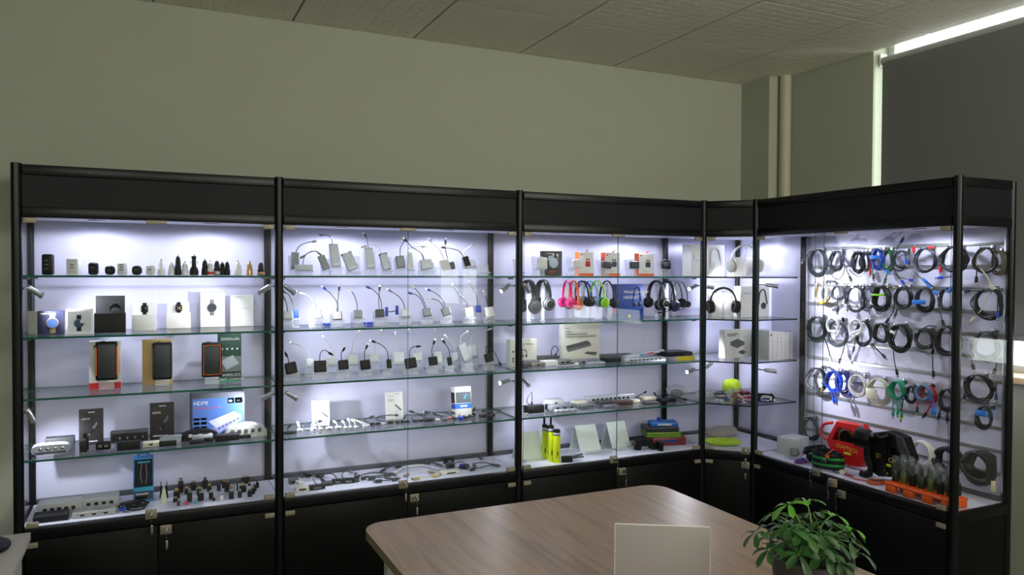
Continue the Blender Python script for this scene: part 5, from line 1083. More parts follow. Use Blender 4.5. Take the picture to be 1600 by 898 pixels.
for pts, c in (([(.2, .58), (.48, .68), (.74, .56), (.74, .46), (.46, .34), (.2, .46)], mat('dock_print', None)), ([(.5, .2), (.64, .28), (.8, .2), (.66, .1)], PRINT)): poly_print(r, 'dock_picture', pts, wd, h, c)
carton('plain white carton behind the right corner post on the third shelf', 1178, 1202, 515, Z3, .02, .06, PAPER, [('text_line', .3, .6, .8, .64, LPRINT)])
xa = 1202
for k in range(6):
    r, wd, h = carton('white slim carton, %s from the left in the corner third-shelf row' % ORDN[k], xa+6.4*k+(0 if k else 0), xa+6.4*(k+1)-.4+(0 if k else 0), 517+.6*k, Z3, -.155+.006*k, .11, mat('carton_white_b', (226, 224, 224), .6), [('text_line', .2, .62, .8, .65, LPRINT)], [], 0, 'white slim cartons in a row')
    if k == 0: m = MB(); m.cyl((0, -.0004, h*.86), (0, -.0016, h*.86), .006, n=14); m.build('red_seal', RD, r)
# fourth shelf bags
bag('clear bag of grey and white cables at the left of the corner fourth shelf', 3.43, .10, Z4, .075, .06, .026, 10, 11, BAG, WHT)
bag('red-striped bag of cables in the middle of the corner fourth shelf', 3.575, .02, Z4, .065, .055, .030, -8, 12, BAG, mat('red_cable', (186, 36, 48), .5))
bag('lime yellow folded pouch behind the red-striped bag', 3.68, .19, Z4, .06, .05, .045, 0, 13, mat('lime_pouch', (196, 226, 40), .5), None, 'pouch', 'pouch', .08)
def flat_coil(label, x, y, z, rr, n, col, rad, seed=1, tie=None, squash=.8, name='cable_coil', cat='cable coil', group='coiled cables', pitch=None, tag_=False):
    r = thing(name, label, cat, (x, y, z), 0, group); rnd = random.Random(seed); pts = []
    for k in range(n*10+1):
        t = k/10*2*math.pi; lay = (k/10) % 3; q = rr*(1-.08*lay+.02*math.sin(k*.9)); pts.append((q*math.cos(t), q*squash*math.sin(t), rad+(k/(n*10))*rad*1.7*n*.62))
    pts.append((rr*.4, -rr*squash*1.1, rad)); m = MB(); m.tube(pts, rad, 7, 3); m.build('cable', col, r)
    if tie: m = MB(); m.box((rr*.95, 0, rad*n*.5+.002), (rad*9, .014, rad*n*1.25+.006), .003); m.build('tie', tie, r)
    if tag_: m = MB(); m.box((.0, -rr*squash-rad*2.2, rad*n*.5+.006), (.016, .003, .026), .001); m.box((.03, -rr*squash*.95-rad*2.2, rad*n*.4), (.014, .003, .012), .001); m.build('paper_tag', WPRINT, r)
    return r
pc = atz(1216, 620, Z4); flat_coil('black flat cable coil with white tags at the right of the corner fourth shelf', 3.66, -.07, Z4, .085, 5, K2, .0048, 3, None, .8, tag_=True)
# corner base board
bag('greyish flat paper parcel at the back of the corner base', 3.62, .21, ZB, .13, .075, .03, 15, 21, mat('grey_parcel', (168, 160, 150), .6), None, 'parcel', 'parcel', .05)
r = bag('lime green bag lying at the front of the corner base', 3.475, .02, ZB, .10, .05, .022, -32, 22, mat('lime_bag', (178, 214, 30), .45), None, 'plastic_bag', 'plastic bag', .1)
bag('pale clear bag beside the third post on the corner base', 3.365, .14, ZB, .045, .05, .02, 0, 23, BAG)
cable_pile('tangle of grey and white leads at the front left of the corner fourth shelf', 1125, 625, Z4, .055, 6, [WHT, DC, GC], 41, .0, .003, .045).location = (3.43, .0, Z4)
cable_pile('tangle of red, white and black leads at the front of the corner fourth shelf', 1165, 625, Z4, .05, 7, [mat('red_cable', None), WHT, K2], 42, -.06, .003, .05).location = (3.53, -.085, Z4)
cable_pile('small tangle of black leads with white tips right of the red and white tangle', 1195, 625, Z4, .035, 4, [K2, WHT], 43, -.1, .0028, .03).location = (3.63, -.145, Z4)
# ------------------------------------------------------------------ side showcase: coiled cables hung on the slatted panel
T12 = lambda u, v: (1240+.2784*u, 350+.2784*v)
T13 = lambda u, v: (1240+.3766*u, 560+.3766*v)
XS = 3.8465
def hook(label, y, z):
    r = thing('slat_hook', label, 'hook', (XS+.006, y, z), 0, 'metal hooks on the slatted panel')
    m = MB(); m.box((-.002, 0, .004), (.004, .022, .03), .001); m.build('back_plate', STEEL, r)
    m = MB(); m.tube([(-.003, 0, .006), (-.05, 0, .004), (-.085, 0, .006), (-.092, 0, .014)], .0024, 7); m.build('prong', STEEL, r)
def hang(label, c, rx, ry, col, n=6, rad=.0026, X=3.80, T=T12, tails=(), tie=None, cols=None, short=None, seed=None, tilt=0, hk=True, spread=.014, jit=.24, twist=0, name='coiled_cable', group='coiled cables on the slatted panel'):
    """n loops hanging from a hook; tails: (colour, plug colour, pixel path)"""
    seed = seed if seed is not None else int(c[0]*7+c[1]); rnd = random.Random(seed)
    p = atx(*T(*c), X); pt = atx(*T(c[0], c[1]-ry), X); pr_ = atx(*T(c[0]+rx, c[1]), X); pl = atx(*T(c[0]-rx, c[1]), X)
    ryw = pt.z-p.z; rxw = abs(pr_.y-pl.y)/2; top = Vector((X, p.y, p.z+ryw))
    r = thing(name, label, 'cable coil', top, 0, group)
    cc = cols or [col]; per = max(1, int(n*1.35)//len(cc))
    for q in range(len(cc)):
        pts = []; N = 12; loops = per
        ks = []
        for l in range(loops+1): ks.append((rnd.uniform(1-jit, 1), rnd.uniform(1-jit, 1), rnd.uniform(-spread, spread), rnd.uniform(-.12, .12)))
        for k in range(loops*N+1):
            l = k/N; a_, b_ = ks[int(l)], ks[min(loops, int(l)+1)]; f = l-int(l); mx = lambda i: a_[i]*(1-f)+b_[i]*f
            t = 2*math.pi*(k % N)/N+twist+q*.5; yy = rxw*mx(0)*math.sin(t)*(1+.10*math.sin(3*t+l)); zz = -ryw+ryw*mx(1)*math.cos(t); zz += (1-mx(1))*ryw      # loops hang from a common top
            zz += mx(3)*rxw*math.sin(t)
            pts.append((min(mx(2)+.004*math.sin(2*t)+q*.006, 3.851-rad-X), max(yy, FY1+.008+rad-top.y), zz-rad))
        m = MB(); m.tube(pts, rad, 6, 3); m.build('cable', cc[q], r)
    for tc_, pcol, path in tails:
        pts = [atx(*T(*q), X-.012)-top for q in path]
        for p_ in pts: p_.y = max(p_.y, FY1+.018-top.y)
        m = MB(); m.tube(pts, rad*.95, 6, 5); o = m.build('tail', tc_, r)
        d = (pts[-1]-pts[-2]).normalized(); rq = Vector((0, 0, 1)).rotation_difference(d).to_matrix()
        m = MB(); m.box(pts[-1]+d*.008, (.009, .013, .028), .003, rq); m.build('plug', pcol, r)
        m = MB(); m.box(pts[-1]+d*.027, (.005, .010, .012), .0008, rq, 1); m.build('plug_tip', STEEL, r)
    if tie:
        tc_, v, hh = tie; zt_ = atx(*T(c[0], v), X).z-top.z
        m = MB(); m.box((-.004, 0, zt_), (spread*2+.02, rxw*1.5, hh), .003); m.build('tie_band', tc_, r)
    if hk: hook('metal hook carrying the '+(short or label.split(',')[0]), p.y, p.z+ryw-.004-rad*2)
    return r
BK = mat('black_cable', (22, 23, 26), .42); BK2 = mat('charcoal_cable', (38, 41, 47), .45); GY = mat('grey_coil_cable', (92, 98, 108), .45); BE = mat('bone_cable', (206, 202, 184), .5)
BLU = mat('blue_cable', (22, 66, 176), .4); BLB = mat('bright_blue_cable', (20, 84, 226), .35); NVC = mat('navy_cable', (28, 40, 84), .4); GNC = mat('green_cable', (22, 112, 62), .45); TEAL = mat('teal_green_cable', (16, 146, 108), .4); RDC = mat('red_coil_cable', (206, 34, 48), .4); YLC = mat('yellow_cable', (226, 186, 24), .4); CLR = mat('white_coil_cable', (224, 224, 222), .4)
# first row
hang('large grey-black coil at the left end of the top cable row', (135, 222), 52, 82, BK2, 11, .003, tails=[(BK2, DG, [(100, 150), (80, 170), (62, 195)])], short='large coil at the left end of the top row')
hang('loose dark coil with a long trailing plug, second in the top cable row', (240, 212), 40, 62, BK2, 7, .0026, jit=.4, tails=[(BK2, BK, [(270, 180), (295, 250), (316, 300)]), (BK2, BK2, [(215, 190), (205, 270), (250, 310), (285, 260), (275, 190)])], short='loose second coil of the top row')
hang('tight black oval bundle, third in the top cable row', (363, 214), 30, 64, BK, 10, .0034, spread=.016, short='black oval bundle of the top row')
hang('grey coil with red ends behind the black oval bundle', (405, 210), 26, 58, GY, 5, .003, X=3.822, tails=[(RDC, RD, [(428, 190), (432, 230), (430, 262)]), (GNC, DG, [(440, 200), (442, 250), (446, 285)])], short='grey coil with red ends')
hang('blue cable bundle with a light blue band in the top cable row', (470, 196), 30, 58, BLU, 9, .0034, tie=(LB, 186, .018), tails=[(BLU, LB, [(480, 240), (505, 255), (520, 265)])], short='blue bundle of the top row')
hang('green cable coil right of the blue bundle', (528, 205), 30, 64, GNC, 7, .003, X=3.815, tails=[(GNC, GNC, [(540, 250), (525, 280), (515, 310)])], short='green coil of the top row')
hang('thin dark coil with purple-blue plugs, left of the red-plugged coil', (605, 210), 54, 62, BK2, 4, .0024, tails=[(BK2, NVC, [(540, 190), (570, 150), (603, 100)]), (BK2, BL, [(620, 160), (625, 180), (630, 200)]), (BK2, BL, [(560, 250), (590, 300), (607, 320)]), (BK2, BL, [(560, 275), (600, 300), (650, 312)])], jit=.3, short='thin coil with purple-blue plugs')
hang('dark coil with small red and blue plugs in the top cable row', (742, 205), 62, 70, BK2, 6, .0026, tails=[(BK2, RD, [(720, 145), (745, 135), (765, 132)]), (BK2, RD, [(690, 190), (676, 170), (675, 152)]), (BK2, LB, [(680, 270), (720, 310), (752, 340)])], jit=.25, short='coil with small red and blue plugs')
hang('large black coil with a long blue plug, beside the right post', (898, 200), 74, 76, BK, 9, .003, tails=[(BK2, BL, [(900, 290), (860, 298), (832, 300)]), (BK2, RD, [(830, 190), (820, 220), (822, 245)])], short='large black coil beside the post')
hang('black coil with a pale yellow lead, right of the front post in the top row', (1078, 205), 66, 76, BK, 8, .003, cols=[BK, BK, BE], tails=[(BE, BE, [(1050, 250), (1090, 300), (1110, 350)]), (BK, BK, [(1035, 230), (1028, 270), (1026, 300)])], short='black coil with pale yellow lead')
hang('brown-grey coil behind the pale yellow leaded one', (1150, 218), 40, 70, mat('brown_grey_cable', (92, 86, 74), .5), 6, .003, X=3.822, short='brown-grey coil')
# second row
hang('white and yellow cable coil at the left end of the second cable row', (152, 386), 46, 62, CLR, 8, .003, cols=[CLR, CLR, YLC], tails=[(YLC, YLC, [(190, 410), (180, 435), (165, 440)])], short='white and yellow coil')
hang('small grey round coil with a hanging plug in the second cable row', (252, 386), 44, 42, GY, 7, .003, tails=[(BK2, BK, [(246, 400), (246, 440), (246, 470)])], short='small grey round coil')
hang('open thin-looped coil, third in the second cable row', (350, 425), 60, 78, BK2, 4, .0026, jit=.2, tails=[(BK2, SV, [(300, 410), (292, 440), (296, 456)])], short='open thin-looped coil')
hang('grey and white loose coil behind the open thin-looped one', (408, 420), 44, 78, GY, 5, .0024, X=3.822, jit=.35, tails=[(GY, WH, [(390, 400), (415, 430), (432, 440)])], short='grey and white loose coil')
hang('thick black bundle with a lime green band', (492, 418), 44, 74, BK, 14, .003, spread=.02, tie=(LIME, 397, .010), short='lime-banded black bundle')
hang('round black coil in the middle of the second cable row', (617, 412), 52, 62, BK, 10, .003, tails=[(BK, BK, [(565, 430), (560, 490), (530, 535)]), (BK, DG, [(590, 460), (580, 480), (575, 495)])], short='round black coil of the second row')
hang('black coil with a light blue band in the second cable row', (735, 424), 50, 70, BK, 10, .0034, tie=None, tails=[(BK, LB, [(790, 360), (770, 340), (745, 322)]), (BK, LB, [(760, 345), (780, 365), (792, 378)])], short='blue-banded black coil')
m = MB(); pq = atx(*T12(702, 438), 3.785); m.box((0, 0, 0), (.034, .05, .02), .004); o = m.build('cable_strap', LB, None, pq); tag(o, 'light blue strap wrapped around the black coil in the second cable row', 'strap')
hang('dark coil tied with pale blue cord beside the right post in the second row', (868, 420), 56, 62, BK2, 7, .003, tails=[(BK2, BK, [(810, 450), (825, 500), (836, 545)]), (LB, LB, [(850, 370), (870, 385), (880, 370)])], short='blue-corded dark coil')
hang('large black multi-loop coil with a blue ribbon, right of the front post', (1098, 452), 100, 92, BK, 12, .0028, jit=.3, tails=[(BK, NVC, [(1060, 375), (1010, 370), (985, 375)]), (BE, BE, [(1100, 380), (1060, 470), (1010, 530)]), (NVC, BL, [(1150, 380), (1170, 450), (1165, 500)])], short='large black multi-loop coil')
# third row
hang('charcoal coil at the left end of the third cable row', (133, 592), 54, 74, BK, 9, .003, tails=[(BK, SV, [(175, 640), (195, 700), (205, 745)])], short='charcoal coil of the third row')
hang('clear grey coil below the first white loop', (250, 614), 58, 76, GY, 6, .0028, X=3.815, tails=[(BK2, BK2, [(290, 660), (275, 720), (260, 760)])], short='clear grey coil')
def white_loop(label, c, rr, tail):
    X = 3.775; p = atx(*T12(*c), X); pt = atx(*T12(c[0], c[1]-rr), X); q = pt.z-p.z; top = Vector((X, p.y, p.z+q)); r = thing('coiled_cable', label, 'cable coil', top, 0, 'coiled cables on the slatted panel')
    pts = [(-.003*k/12, q*math.sin(2*math.pi*k/12)*1.0, -q+q*math.cos(2*math.pi*k/12)) for k in range(6, 18)]+[atx(*T12(*t), X)-top for t in tail]
    m = MB(); m.tube(pts, .007, 9, 4); m.build('cable', CLR, r); m = MB(); m.lathe([(.009, 0), (.010, .006), (.006, .02)], 12, (pts[-1] if isinstance(pts[-1], Vector) else Vector(pts[-1]))-Vector(pts[-2]), pts[-1]); m.build('plug', CLR, r)
    hook('metal hook carrying the '+label.replace(' in the third cable row',''), p.y, p.z+q-.012)
white_loop('thick white cable loop, left one of two in the third cable row', (222, 568), 38, [(258, 600), (242, 625)])
white_loop('thick white cable loop, right one of two in the third cable row', (352, 578), 40, [(385, 590), (330, 640)])
hang('black and clear coil behind the right white loop', (390, 615), 46, 74, BK2, 7, .003, X=3.812, tails=[(BK2, DG, [(345, 650), (342, 680), (338, 695)])], short='black and clear coil')
hang('short black bundle with a white plug, right of the two white loops', (490, 612), 42, 58, BK, 9, .0034, tails=[(BK, WH, [(520, 590), (535, 595), (548, 602)]), (BK, BK, [(440, 670), (470, 705), (500, 735)])], short='short black bundle')
hang('heavy black coil in the middle of the third cable row', (598, 640), 60, 80, BK, 14, .003, spread=.02, tails=[(BK, BK, [(560, 710), (566, 770), (577, 820)])], short='heavy black coil of the third row')
hang('black coil with a power block, fifth from the left in the third row', (738, 644), 56, 62, BK, 8, .003, tails=[(BK, K, [(790, 660), (785, 690), (782, 705)]), (BK, BK, [(780, 720), (781, 790), (783, 830)])], short='black coil with a power block')
hang('round black multi-loop coil beside the right post in the third row', (862, 654), 72, 84, BK, 13, .003, spread=.02, tails=[(BK, BK, [(800, 575), (760, 570), (720, 590)])], short='round black multi-loop coil')
hang('dark coil with a white centre, right of the front post in the third row', (1078, 688), 76, 88, BK2, 8, .0028, tails=[(BK2, BK2, [(1010, 720), (1000, 770), (1005, 790)]), (BK2, BK2, [(1145, 720), (1140, 780), (1130, 815)]), (BK2, BK2, [(1150, 680), (1165, 640), (1168, 625)])], short='dark coil with white centre')
# fourth row (crop of the lower half)
hang('charcoal cable coil at the left end of the lowest cable row', (95, 90), 42, 52, BK2, 9, .003, T=T13, tails=[(BK, GOLD, [(115, 100), (125, 110), (120, 125)])], short='charcoal coil of the lowest row')
hang('bright blue cable bundle', (164, 98), 36, 48, BLB, 9, .0036, T=T13, tails=[(BLB, BLB, [(155, 130), (158, 150), (163, 165)]), (BLB, BLB, [(165, 130), (170, 150), (175, 168)])], spread=.02, jit=.3, short='bright blue bundle').__setitem__('label', 'bright blue cable bundle at the left of the lowest cable row')
hang('deep navy-blue cable coil right of the bright blue bundle', (205, 100), 28, 46, mat('deep_blue_cable', (20, 36, 140), .4), 7, .0034, T=T13, X=3.815, tails=[(NVC, BL, [(222, 110), (228, 125), (232, 140)])], short='deep navy-blue coil')
hang('white cable coil in the lowest cable row', (267, 113), 36, 46, CLR, 8, .0036, T=T13, short='white coil of the lowest row')
hang('bone-coloured cable coil with a square block in the lowest cable row', (352, 138), 48, 56, BE, 7, .0036, T=T13, short='bone-coloured coil')
m = MB(); pq = atx(*T13(323, 146), 3.772); m.box((0, 0, 0), (.02, .055, .052), .004); o = m.build('power_block', CREAM, None, pq); tag(o, 'square cream power block hanging on the bone-coloured coil', 'power block')
hang('teal green cable bundle hanging down long', (433, 130), 30, 40, TEAL, 9, .0034, T=T13, jit=.3, spread=.018, tails=[(TEAL, TEAL, [(425, 165), (432, 195), (432, 215)]), (TEAL, TEAL, [(440, 165), (448, 200), (448, 225)]), (TEAL, TEAL, [(412, 150), (412, 190), (412, 220)]), (BK2, LIME, [(455, 165), (450, 200), (447, 236)])], tie=None, short='teal green bundle')
hang('dark coil with a blue band between the teal and the red cables', (488, 150), 24, 38, BK2, 6, .0034, T=T13, X=3.82, tails=[(BLU, LB, [(460, 168), (450, 168), (440, 168)])], short='dark blue-banded coil')
hang('small grey-blue round coil with bright blue tails', (540, 142), 32, 34, mat('steel_blue_cable', (92, 124, 168), .35), 7, .0032, T=T13, X=3.785, tails=[(BLU, LB, [(568, 160), (572, 190), (575, 212)]), (BLU, LB, [(572, 160), (582, 190), (586, 212)])], short='small grey-blue coil')
hang('red cable coil behind the grey-blue coil', (556, 150), 34, 38, RDC, 6, .0036, T=T13, X=3.818, tails=[(RDC, DG, [(520, 170), (512, 190), (512, 205)]), (RDC, BK, [(570, 185), (560, 210), (548, 228)])], short='red coil')
hang('dark coil with blue plugs beside the right post in the lowest row', (640, 172), 36, 48, BK2, 8, .0036, T=T13, tails=[(BK2, NVC, [(612, 200), (606, 220), (604, 232)]), (BK2, NVC, [(640, 215), (638, 230), (638, 240)])], short='dark coil with blue plugs')
hang('large dark coil with red-tipped plug, right of the front post in the lowest row', (768, 128), 62, 62, BK, 10, .003, T=T13, jit=.3, tails=[(BK, NVC, [(850, 100), (868, 130), (882, 158)]), (BK, NVC, [(720, 120), (712, 140), (710, 150)])], short='large dark coil of the lowest row')
hang('black oval bundle with a blue band below the large dark coil', (792, 245), 34, 50, BK, 10, .0036, T=T13, X=3.795, tie=(LB, 226, .024), short='blue-banded oval bundle')

# floor of the side showcase
def flat_poly(pts, T, X): return [atx(*T(*q), X) for q in pts]
T14 = lambda u, v: (1270+.1337*u, 640+.1337*v)
def reel(label, pts, win, X, dep, col, text_items, drumcol, org_px, winc):
    P = flat_poly(pts, T14, X); zmin = min(p.z for p in P); o0 = Vector((X, sum(p.y for p in P)/len(P), ZB))
    dz = ZB+.001-zmin; r = thing('cable_reel', label, 'cable reel', o0, 0)
    off = Vector((0, 0, max(0, dz)))
    L = [p-o0+off for p in P]; Wn = [p-o0+off for p in flat_poly(win, T14, X)]
    # front shell with a window opening built as a ring of quads
    c = sum(Wn, Vector())/len(Wn)
    m = MB(); n = len(L); bmv = m.bm
    def nearest(p): return min(range(len(Wn)), key=lambda i: abs(math.atan2((Wn[i]-c).z, (Wn[i]-c).y)-math.atan2((p-c).z, (p-c).y)) % (2*math.pi))
    dense_o, dense_i = [], []
    def at_angle(poly, cen, a):
        d = Vector((0, math.cos(a), math.sin(a))); best = None
        for i in range(len(poly)):
            p, q = poly[i]-cen, poly[(i+1) % len(poly)]-cen; e = q-p; den = d.y*e.z-d.z*e.y
            if abs(den) < 1e-12: continue
            t = (p.y*e.z-p.z*e.y)/den; s = (p.y*d.z-p.z*d.y)/den
            if t > 0 and -1e-6 <= s <= 1+1e-6: best = t if best is None else min(best, t)
        return cen+d*(best or 0)
    angs = sorted([math.atan2((p-c).z, (p-c).y) for p in L]+[math.atan2((p-c).z, (p-c).y) for p in Wn])
    outer = [at_angle(L, c, a) for a in angs]; inner = [at_angle(Wn, c, a) for a in angs]
    th = Vector((.012, 0, 0)); bevel = Vector((.006, 0, 0)); cen = sum(L, Vector())/len(L)
    ring = [[q for q in inner], [cen+(q-cen)*.96 for q in outer], [q+bevel for q in outer], [q+Vector((dep, 0, 0)) for q in outer], [q+Vector((dep, 0, 0)) for q in inner]]
    V = [[bmv.verts.new(p) for p in rr] for rr in ring]; N = len(angs)
    for i in range(len(V)):
        for j in range(N): bmv.faces.new((V[i][j], V[i][(j+1) % N], V[(i+1) % len(V)][(j+1) % N], V[(i+1) % len(V)][j]))
    m.build('housing', col, r, angle=25)
    m = MB(); m.prism([q+Vector((dep-.004, 0, 0)) for q in inner], (.003, 0, 0)); m.build('back_plate', K, r)
    # cable drum seen through the window
    R_ = min((max(q.z for q in inner)-min(q.z for q in inner)), (max(q.y for q in inner)-min(q.y for q in inner)))*.62
    m = MB(); pts2 = []
    for k in range(0, 12*9+1):
        t = k/12*2*math.pi; pts2.append((dep*(.25+.5*k/(12*9)), R_*math.cos(t), R_*math.sin(t)))
    m.tube([Vector(p)+Vector((0, c.y, c.z-R_*.35)) for p in pts2], .0055, 7, 2); m.build('wound_cable', drumcol, r)
    m = MB(); m.cyl(Vector((dep*.15, c.y, c.z-R_*.35)), Vector((dep*.9, c.y, c.z-R_*.35)), R_*.86, n=24); m.build('drum', winc, r)
    m = MB(); m.prism([q+Vector((.004, 0, 0)) for q in inner], (.002, 0, 0)); m.build('window', thin_glass('tinted_window', (.86, .8, .72)) if 'tinted_window' not in MATS else MATS['tinted_window'], r)
    for s, (u, v), size, mm in text_items:
        p = atx(*T14(u, v), X)-o0+off; text(s, size, (p.x-.0015, p.y, p.z), mm, r, rot=(R(90), R(4), R(-90)))
    return r, L, off, o0
YT = mat('yellow_print', (214, 196, 40), .5); OC = mat('orange_wound_cable', (214, 120, 28), .45)
RC = mat('reel_red', (206, 24, 28), .4)
r, L, off, o0 = reel('red cable reel lettered STAYTECH with a window on its front', [(272, 128), (560, 178), (604, 244), (592, 612), (545, 674), (395, 652), (250, 590), (150, 352)], [(288, 198), (452, 236), (535, 412), (222, 346)], 3.70, .045, RC, [('STAYTECH', (270, 430), .0275, YT)], OC, None, K2)
p = atx(*T14(368, 505), 3.70)-o0+off; q = atx(*T14(446, 522), 3.70)-o0+off; m = MB(); m.box(((p.x)-.001, (p.y+q.y)/2, (p.z+q.z)/2), (.003, abs(p.y-q.y), .012), .001); m.build('yellow_label', mat('lemon_label', (216, 226, 40), .5), r)
for k, (a, b_, c_) in enumerate([((230, 150), (110, 200), (95, 270))]):
    pts = [atx(*T14(*s), 3.735)-o0+off for s in (a, (150, 160), b_, c_, (150, 340))]; m = MB(); m.tube(pts, .008, 8); m.build('carry_handle', RC, r)
p = atx(*T14(585, 196), 3.70)-o0+off; m = MB(); m.cyl(p, p+Vector((-.014, 0, 0)), .008, n=14); m.build('latch', STEEL, r)
r, L, off, o0 = reel('black cable reel lettered ST CH with an orange window, right of the red reel', [(700, 268), (860, 250), (985, 296), (1058, 330), (1150, 600), (1090, 690), (985, 790), (760, 780), (640, 700), (590, 480), (610, 340)], [(918, 395), (960, 440), (1012, 552), (905, 522)], 3.64, .055, K2, [('ST', (738, 552), .030, YT), ('CH', (882, 604), .030, YT)], OC, None, K)
m = MB(); c0 = atx(*T14(650, 345), 3.63)-o0+off; m.lathe([(.042, -.01), (.046, .0), (.046, .05), (.040, .06), (.02, .062), (.0005, .062)], 28, (-.35, .8, .1), c0); m.build('crank_drum', K, r)
pts = [atx(*T14(*s), 3.625)-o0+off for s in ((640, 420), (640, 560), (680, 690), (620, 770), (560, 800))]; 
for p in pts: p.z = max(p.z, .018)
m = MB(); m.tube(pts, [.016, .016, .015, .014, .012], 8); m.build('rubber_plug_cord', K2, r)
pts = [atx(*T14(*s), 3.632)-o0+off for s in ((840, 350), (830, 480), (815, 640), (850, 780))]; m = MB(); m.tube(pts, .012, 8); m.build('strap_cord', K, r)
pts = [atx(*T14(*s), 3.635)-o0+off for s in ((720, 290), (790, 330), (850, 320), (900, 300))]; m = MB(); m.tube(pts, .012, 8); m.build('top_handle', K, r)
p = atx(*T14(690, 290), 3.62)-o0+off; m = MB(); m.box(p, (.012, .014, .022), .003); m.build('grey_latch', SG, r)
p = atx(*T14(860, 640), 3.636)-o0+off; q = atx(*T14(912, 660), 3.636)-o0+off; m = MB(); m.box(((p.x), (p.y+q.y)/2, (p.z+q.z)/2), (.003, abs(p.y-q.y), .012), .001); m.build('yellow_label', mat('lemon_label', None), r)
p = atx(*T14(860, 740), 3.636)-o0+off; m = MB(); m.box(p, (.003, .016, .008), .001); m.build('yellow_mark', mat('lemon_label', None), r)
pts = flat_poly([(985, 296), (1058, 326), (1165, 600), (1092, 610), (1010, 440)], T14, 3.634); m = MB(); m.prism([p-o0+off for p in pts], (-.012, 0, 0)); m.build('grey_side_plate', DG, r)
for (u, v) in ((620, 775),):
    p = atx(*T14(u, v), 3.655)-o0; m = MB(); m.box((p.x, p.y, .008), (.06, .035, .016), .004); m.build('foot', K, r)
# green jumper cable coil
r = thing('jumper_cable', 'green and black coiled cable at the front of the side showcase floor', 'cable coil', (3.60, -.605, ZB), 0)
for k, (z, c_, rr) in enumerate(((.0135, K2, .078), (.028, mat('leaf_green_cable', (22, 134, 50), .4), .082), (.043, K2, .083), (.058, mat('leaf_green_cable', None), .081), (.072, K2, .076), (.083, K2, .066))):
    m = MB(); m.tube([(rr*.62*math.cos(t*.5236), rr*math.sin(t*.5236), z+.003*math.sin(t)) for t in range(12)], .009 if k < 5 else .006, 8, 3, True); m.build('cable', c_, r)
m = MB(); m.tube([(-.05, -.03, .07), (-.058, -.05, .09), (-.04, -.07, .115)], .003, 7); m.box((-.056, -.045, .075), (.012, .018, .014), .003); m.build('orange_clip', ORG, r)
m = MB(); m.box((-.06, -.035, .055), (.012, .016, .020), .004); m.build('silver_clip', STEEL, r)
cable_pile('purple cable tangle left of the green coil', 1262, 718, ZB, .04, 3, [mat('purple_cable', (104, 44, 130), .45)], 14, -.38, zt=.02).location = (3.555, -.475, ZB)
r = cable_pile('heap of black cable behind the green coil', 1262, 705, ZB, .09, 7, [K, K2], 15, -.37, .0055, .06); r.location = (3.66, -.475, ZB)
bag('clear plastic bag of dark goods at the left of the side showcase floor', 3.60, -.385, ZB, .055, .05, .045, 20, 31, BAG, K)
r = thing('carton', 'plain white low carton at the left of the side showcase floor', 'carton', (3.69, -.285, ZB), R(8), None); m = MB(); m.box((0, 0, .045), (.14, .10, .09), .002); m.build('box', mat('dull_white_carton', (196, 198, 200), .6), r); m = MB(); m.box((0, -.0505, .045), (.02, .001, .088)); m.build('tape_strip', mat('tape', (180, 182, 184), .3), r)
hang('black cord arch left of the red reel', (72, 290), 34, 48, BK2, 3, .006, T=T13, X=3.81, short='black cord arch left of the red reel')
hang('white tubing coil leaning right of the black reel', (535, 385), 44, 46, CLR, 4, .0062, T=T13, X=3.76, hk=False, jit=.12, spread=.03, name='tubing_coil')
hang('black tyre-like cable coil behind the front post', (640, 425), 62, 58, BK, 9, .008, T=T13, X=3.785, hk=False, spread=.03, jit=.28, name='cable_coil', group=None)
hang('thick black cable coil standing at the right end of the side showcase', (782, 455), 84, 72, BK, 16, .0085, T=T13, X=3.77, hk=False, spread=.035, jit=.5, name='cable_coil', group=None)
p = atx(*T13(828, 530), 3.73); m = MB(); m.box((0, 0, 0), (.002, .018, .045), .0005); o = m.build('paper_tag', mat('pale_yellow_tag', (214, 212, 170), .6), None, p); tag(o, 'pale yellow paper tag hanging on the thick black coil', 'paper tag')
# orange tray of clear-capped tubes
tx, ty = 3.568, -1.158; tl, tw = .325, .105
r = thing('tube_tray', 'orange plastic tray holding dark clear-capped tubes', 'tray', (tx, ty, ZB), R(0))
m = MB(); m.box((0, 0, .036), (tw, tl, .014), .006, seg=3)
for s in (-1, 1):
    for k in range(4): m.box((s*(tw/2-.010), -tl/2+.03+k*(tl-.06)/3, .016), (.02, .05, .032), .005)
m.box((0, tl/2-.012, .022), (tw*.9, .02, .03), .005); m.box((0, -tl/2+.012, .022), (tw*.9, .02, .03), .005); m.build('tray_body', ORG, r)
for k in range(7):
    for s in (-1, 1):
        m = MB(); m.lathe([(.0155, 0), (.019, .0), (.019, .008), (.0155, .008)], 16, None, (s*.024, -tl/2+.036+k*.0428, .042)); m.build('tube_socket', ORG, r)
CAP = thin_glass('clear_cap', (.93, .95, .95), .04, .08)
TUBEC = [mat('dark_green_tube', (34, 50, 34), .3), K2, mat('olive_tube', (86, 94, 30), .35)]
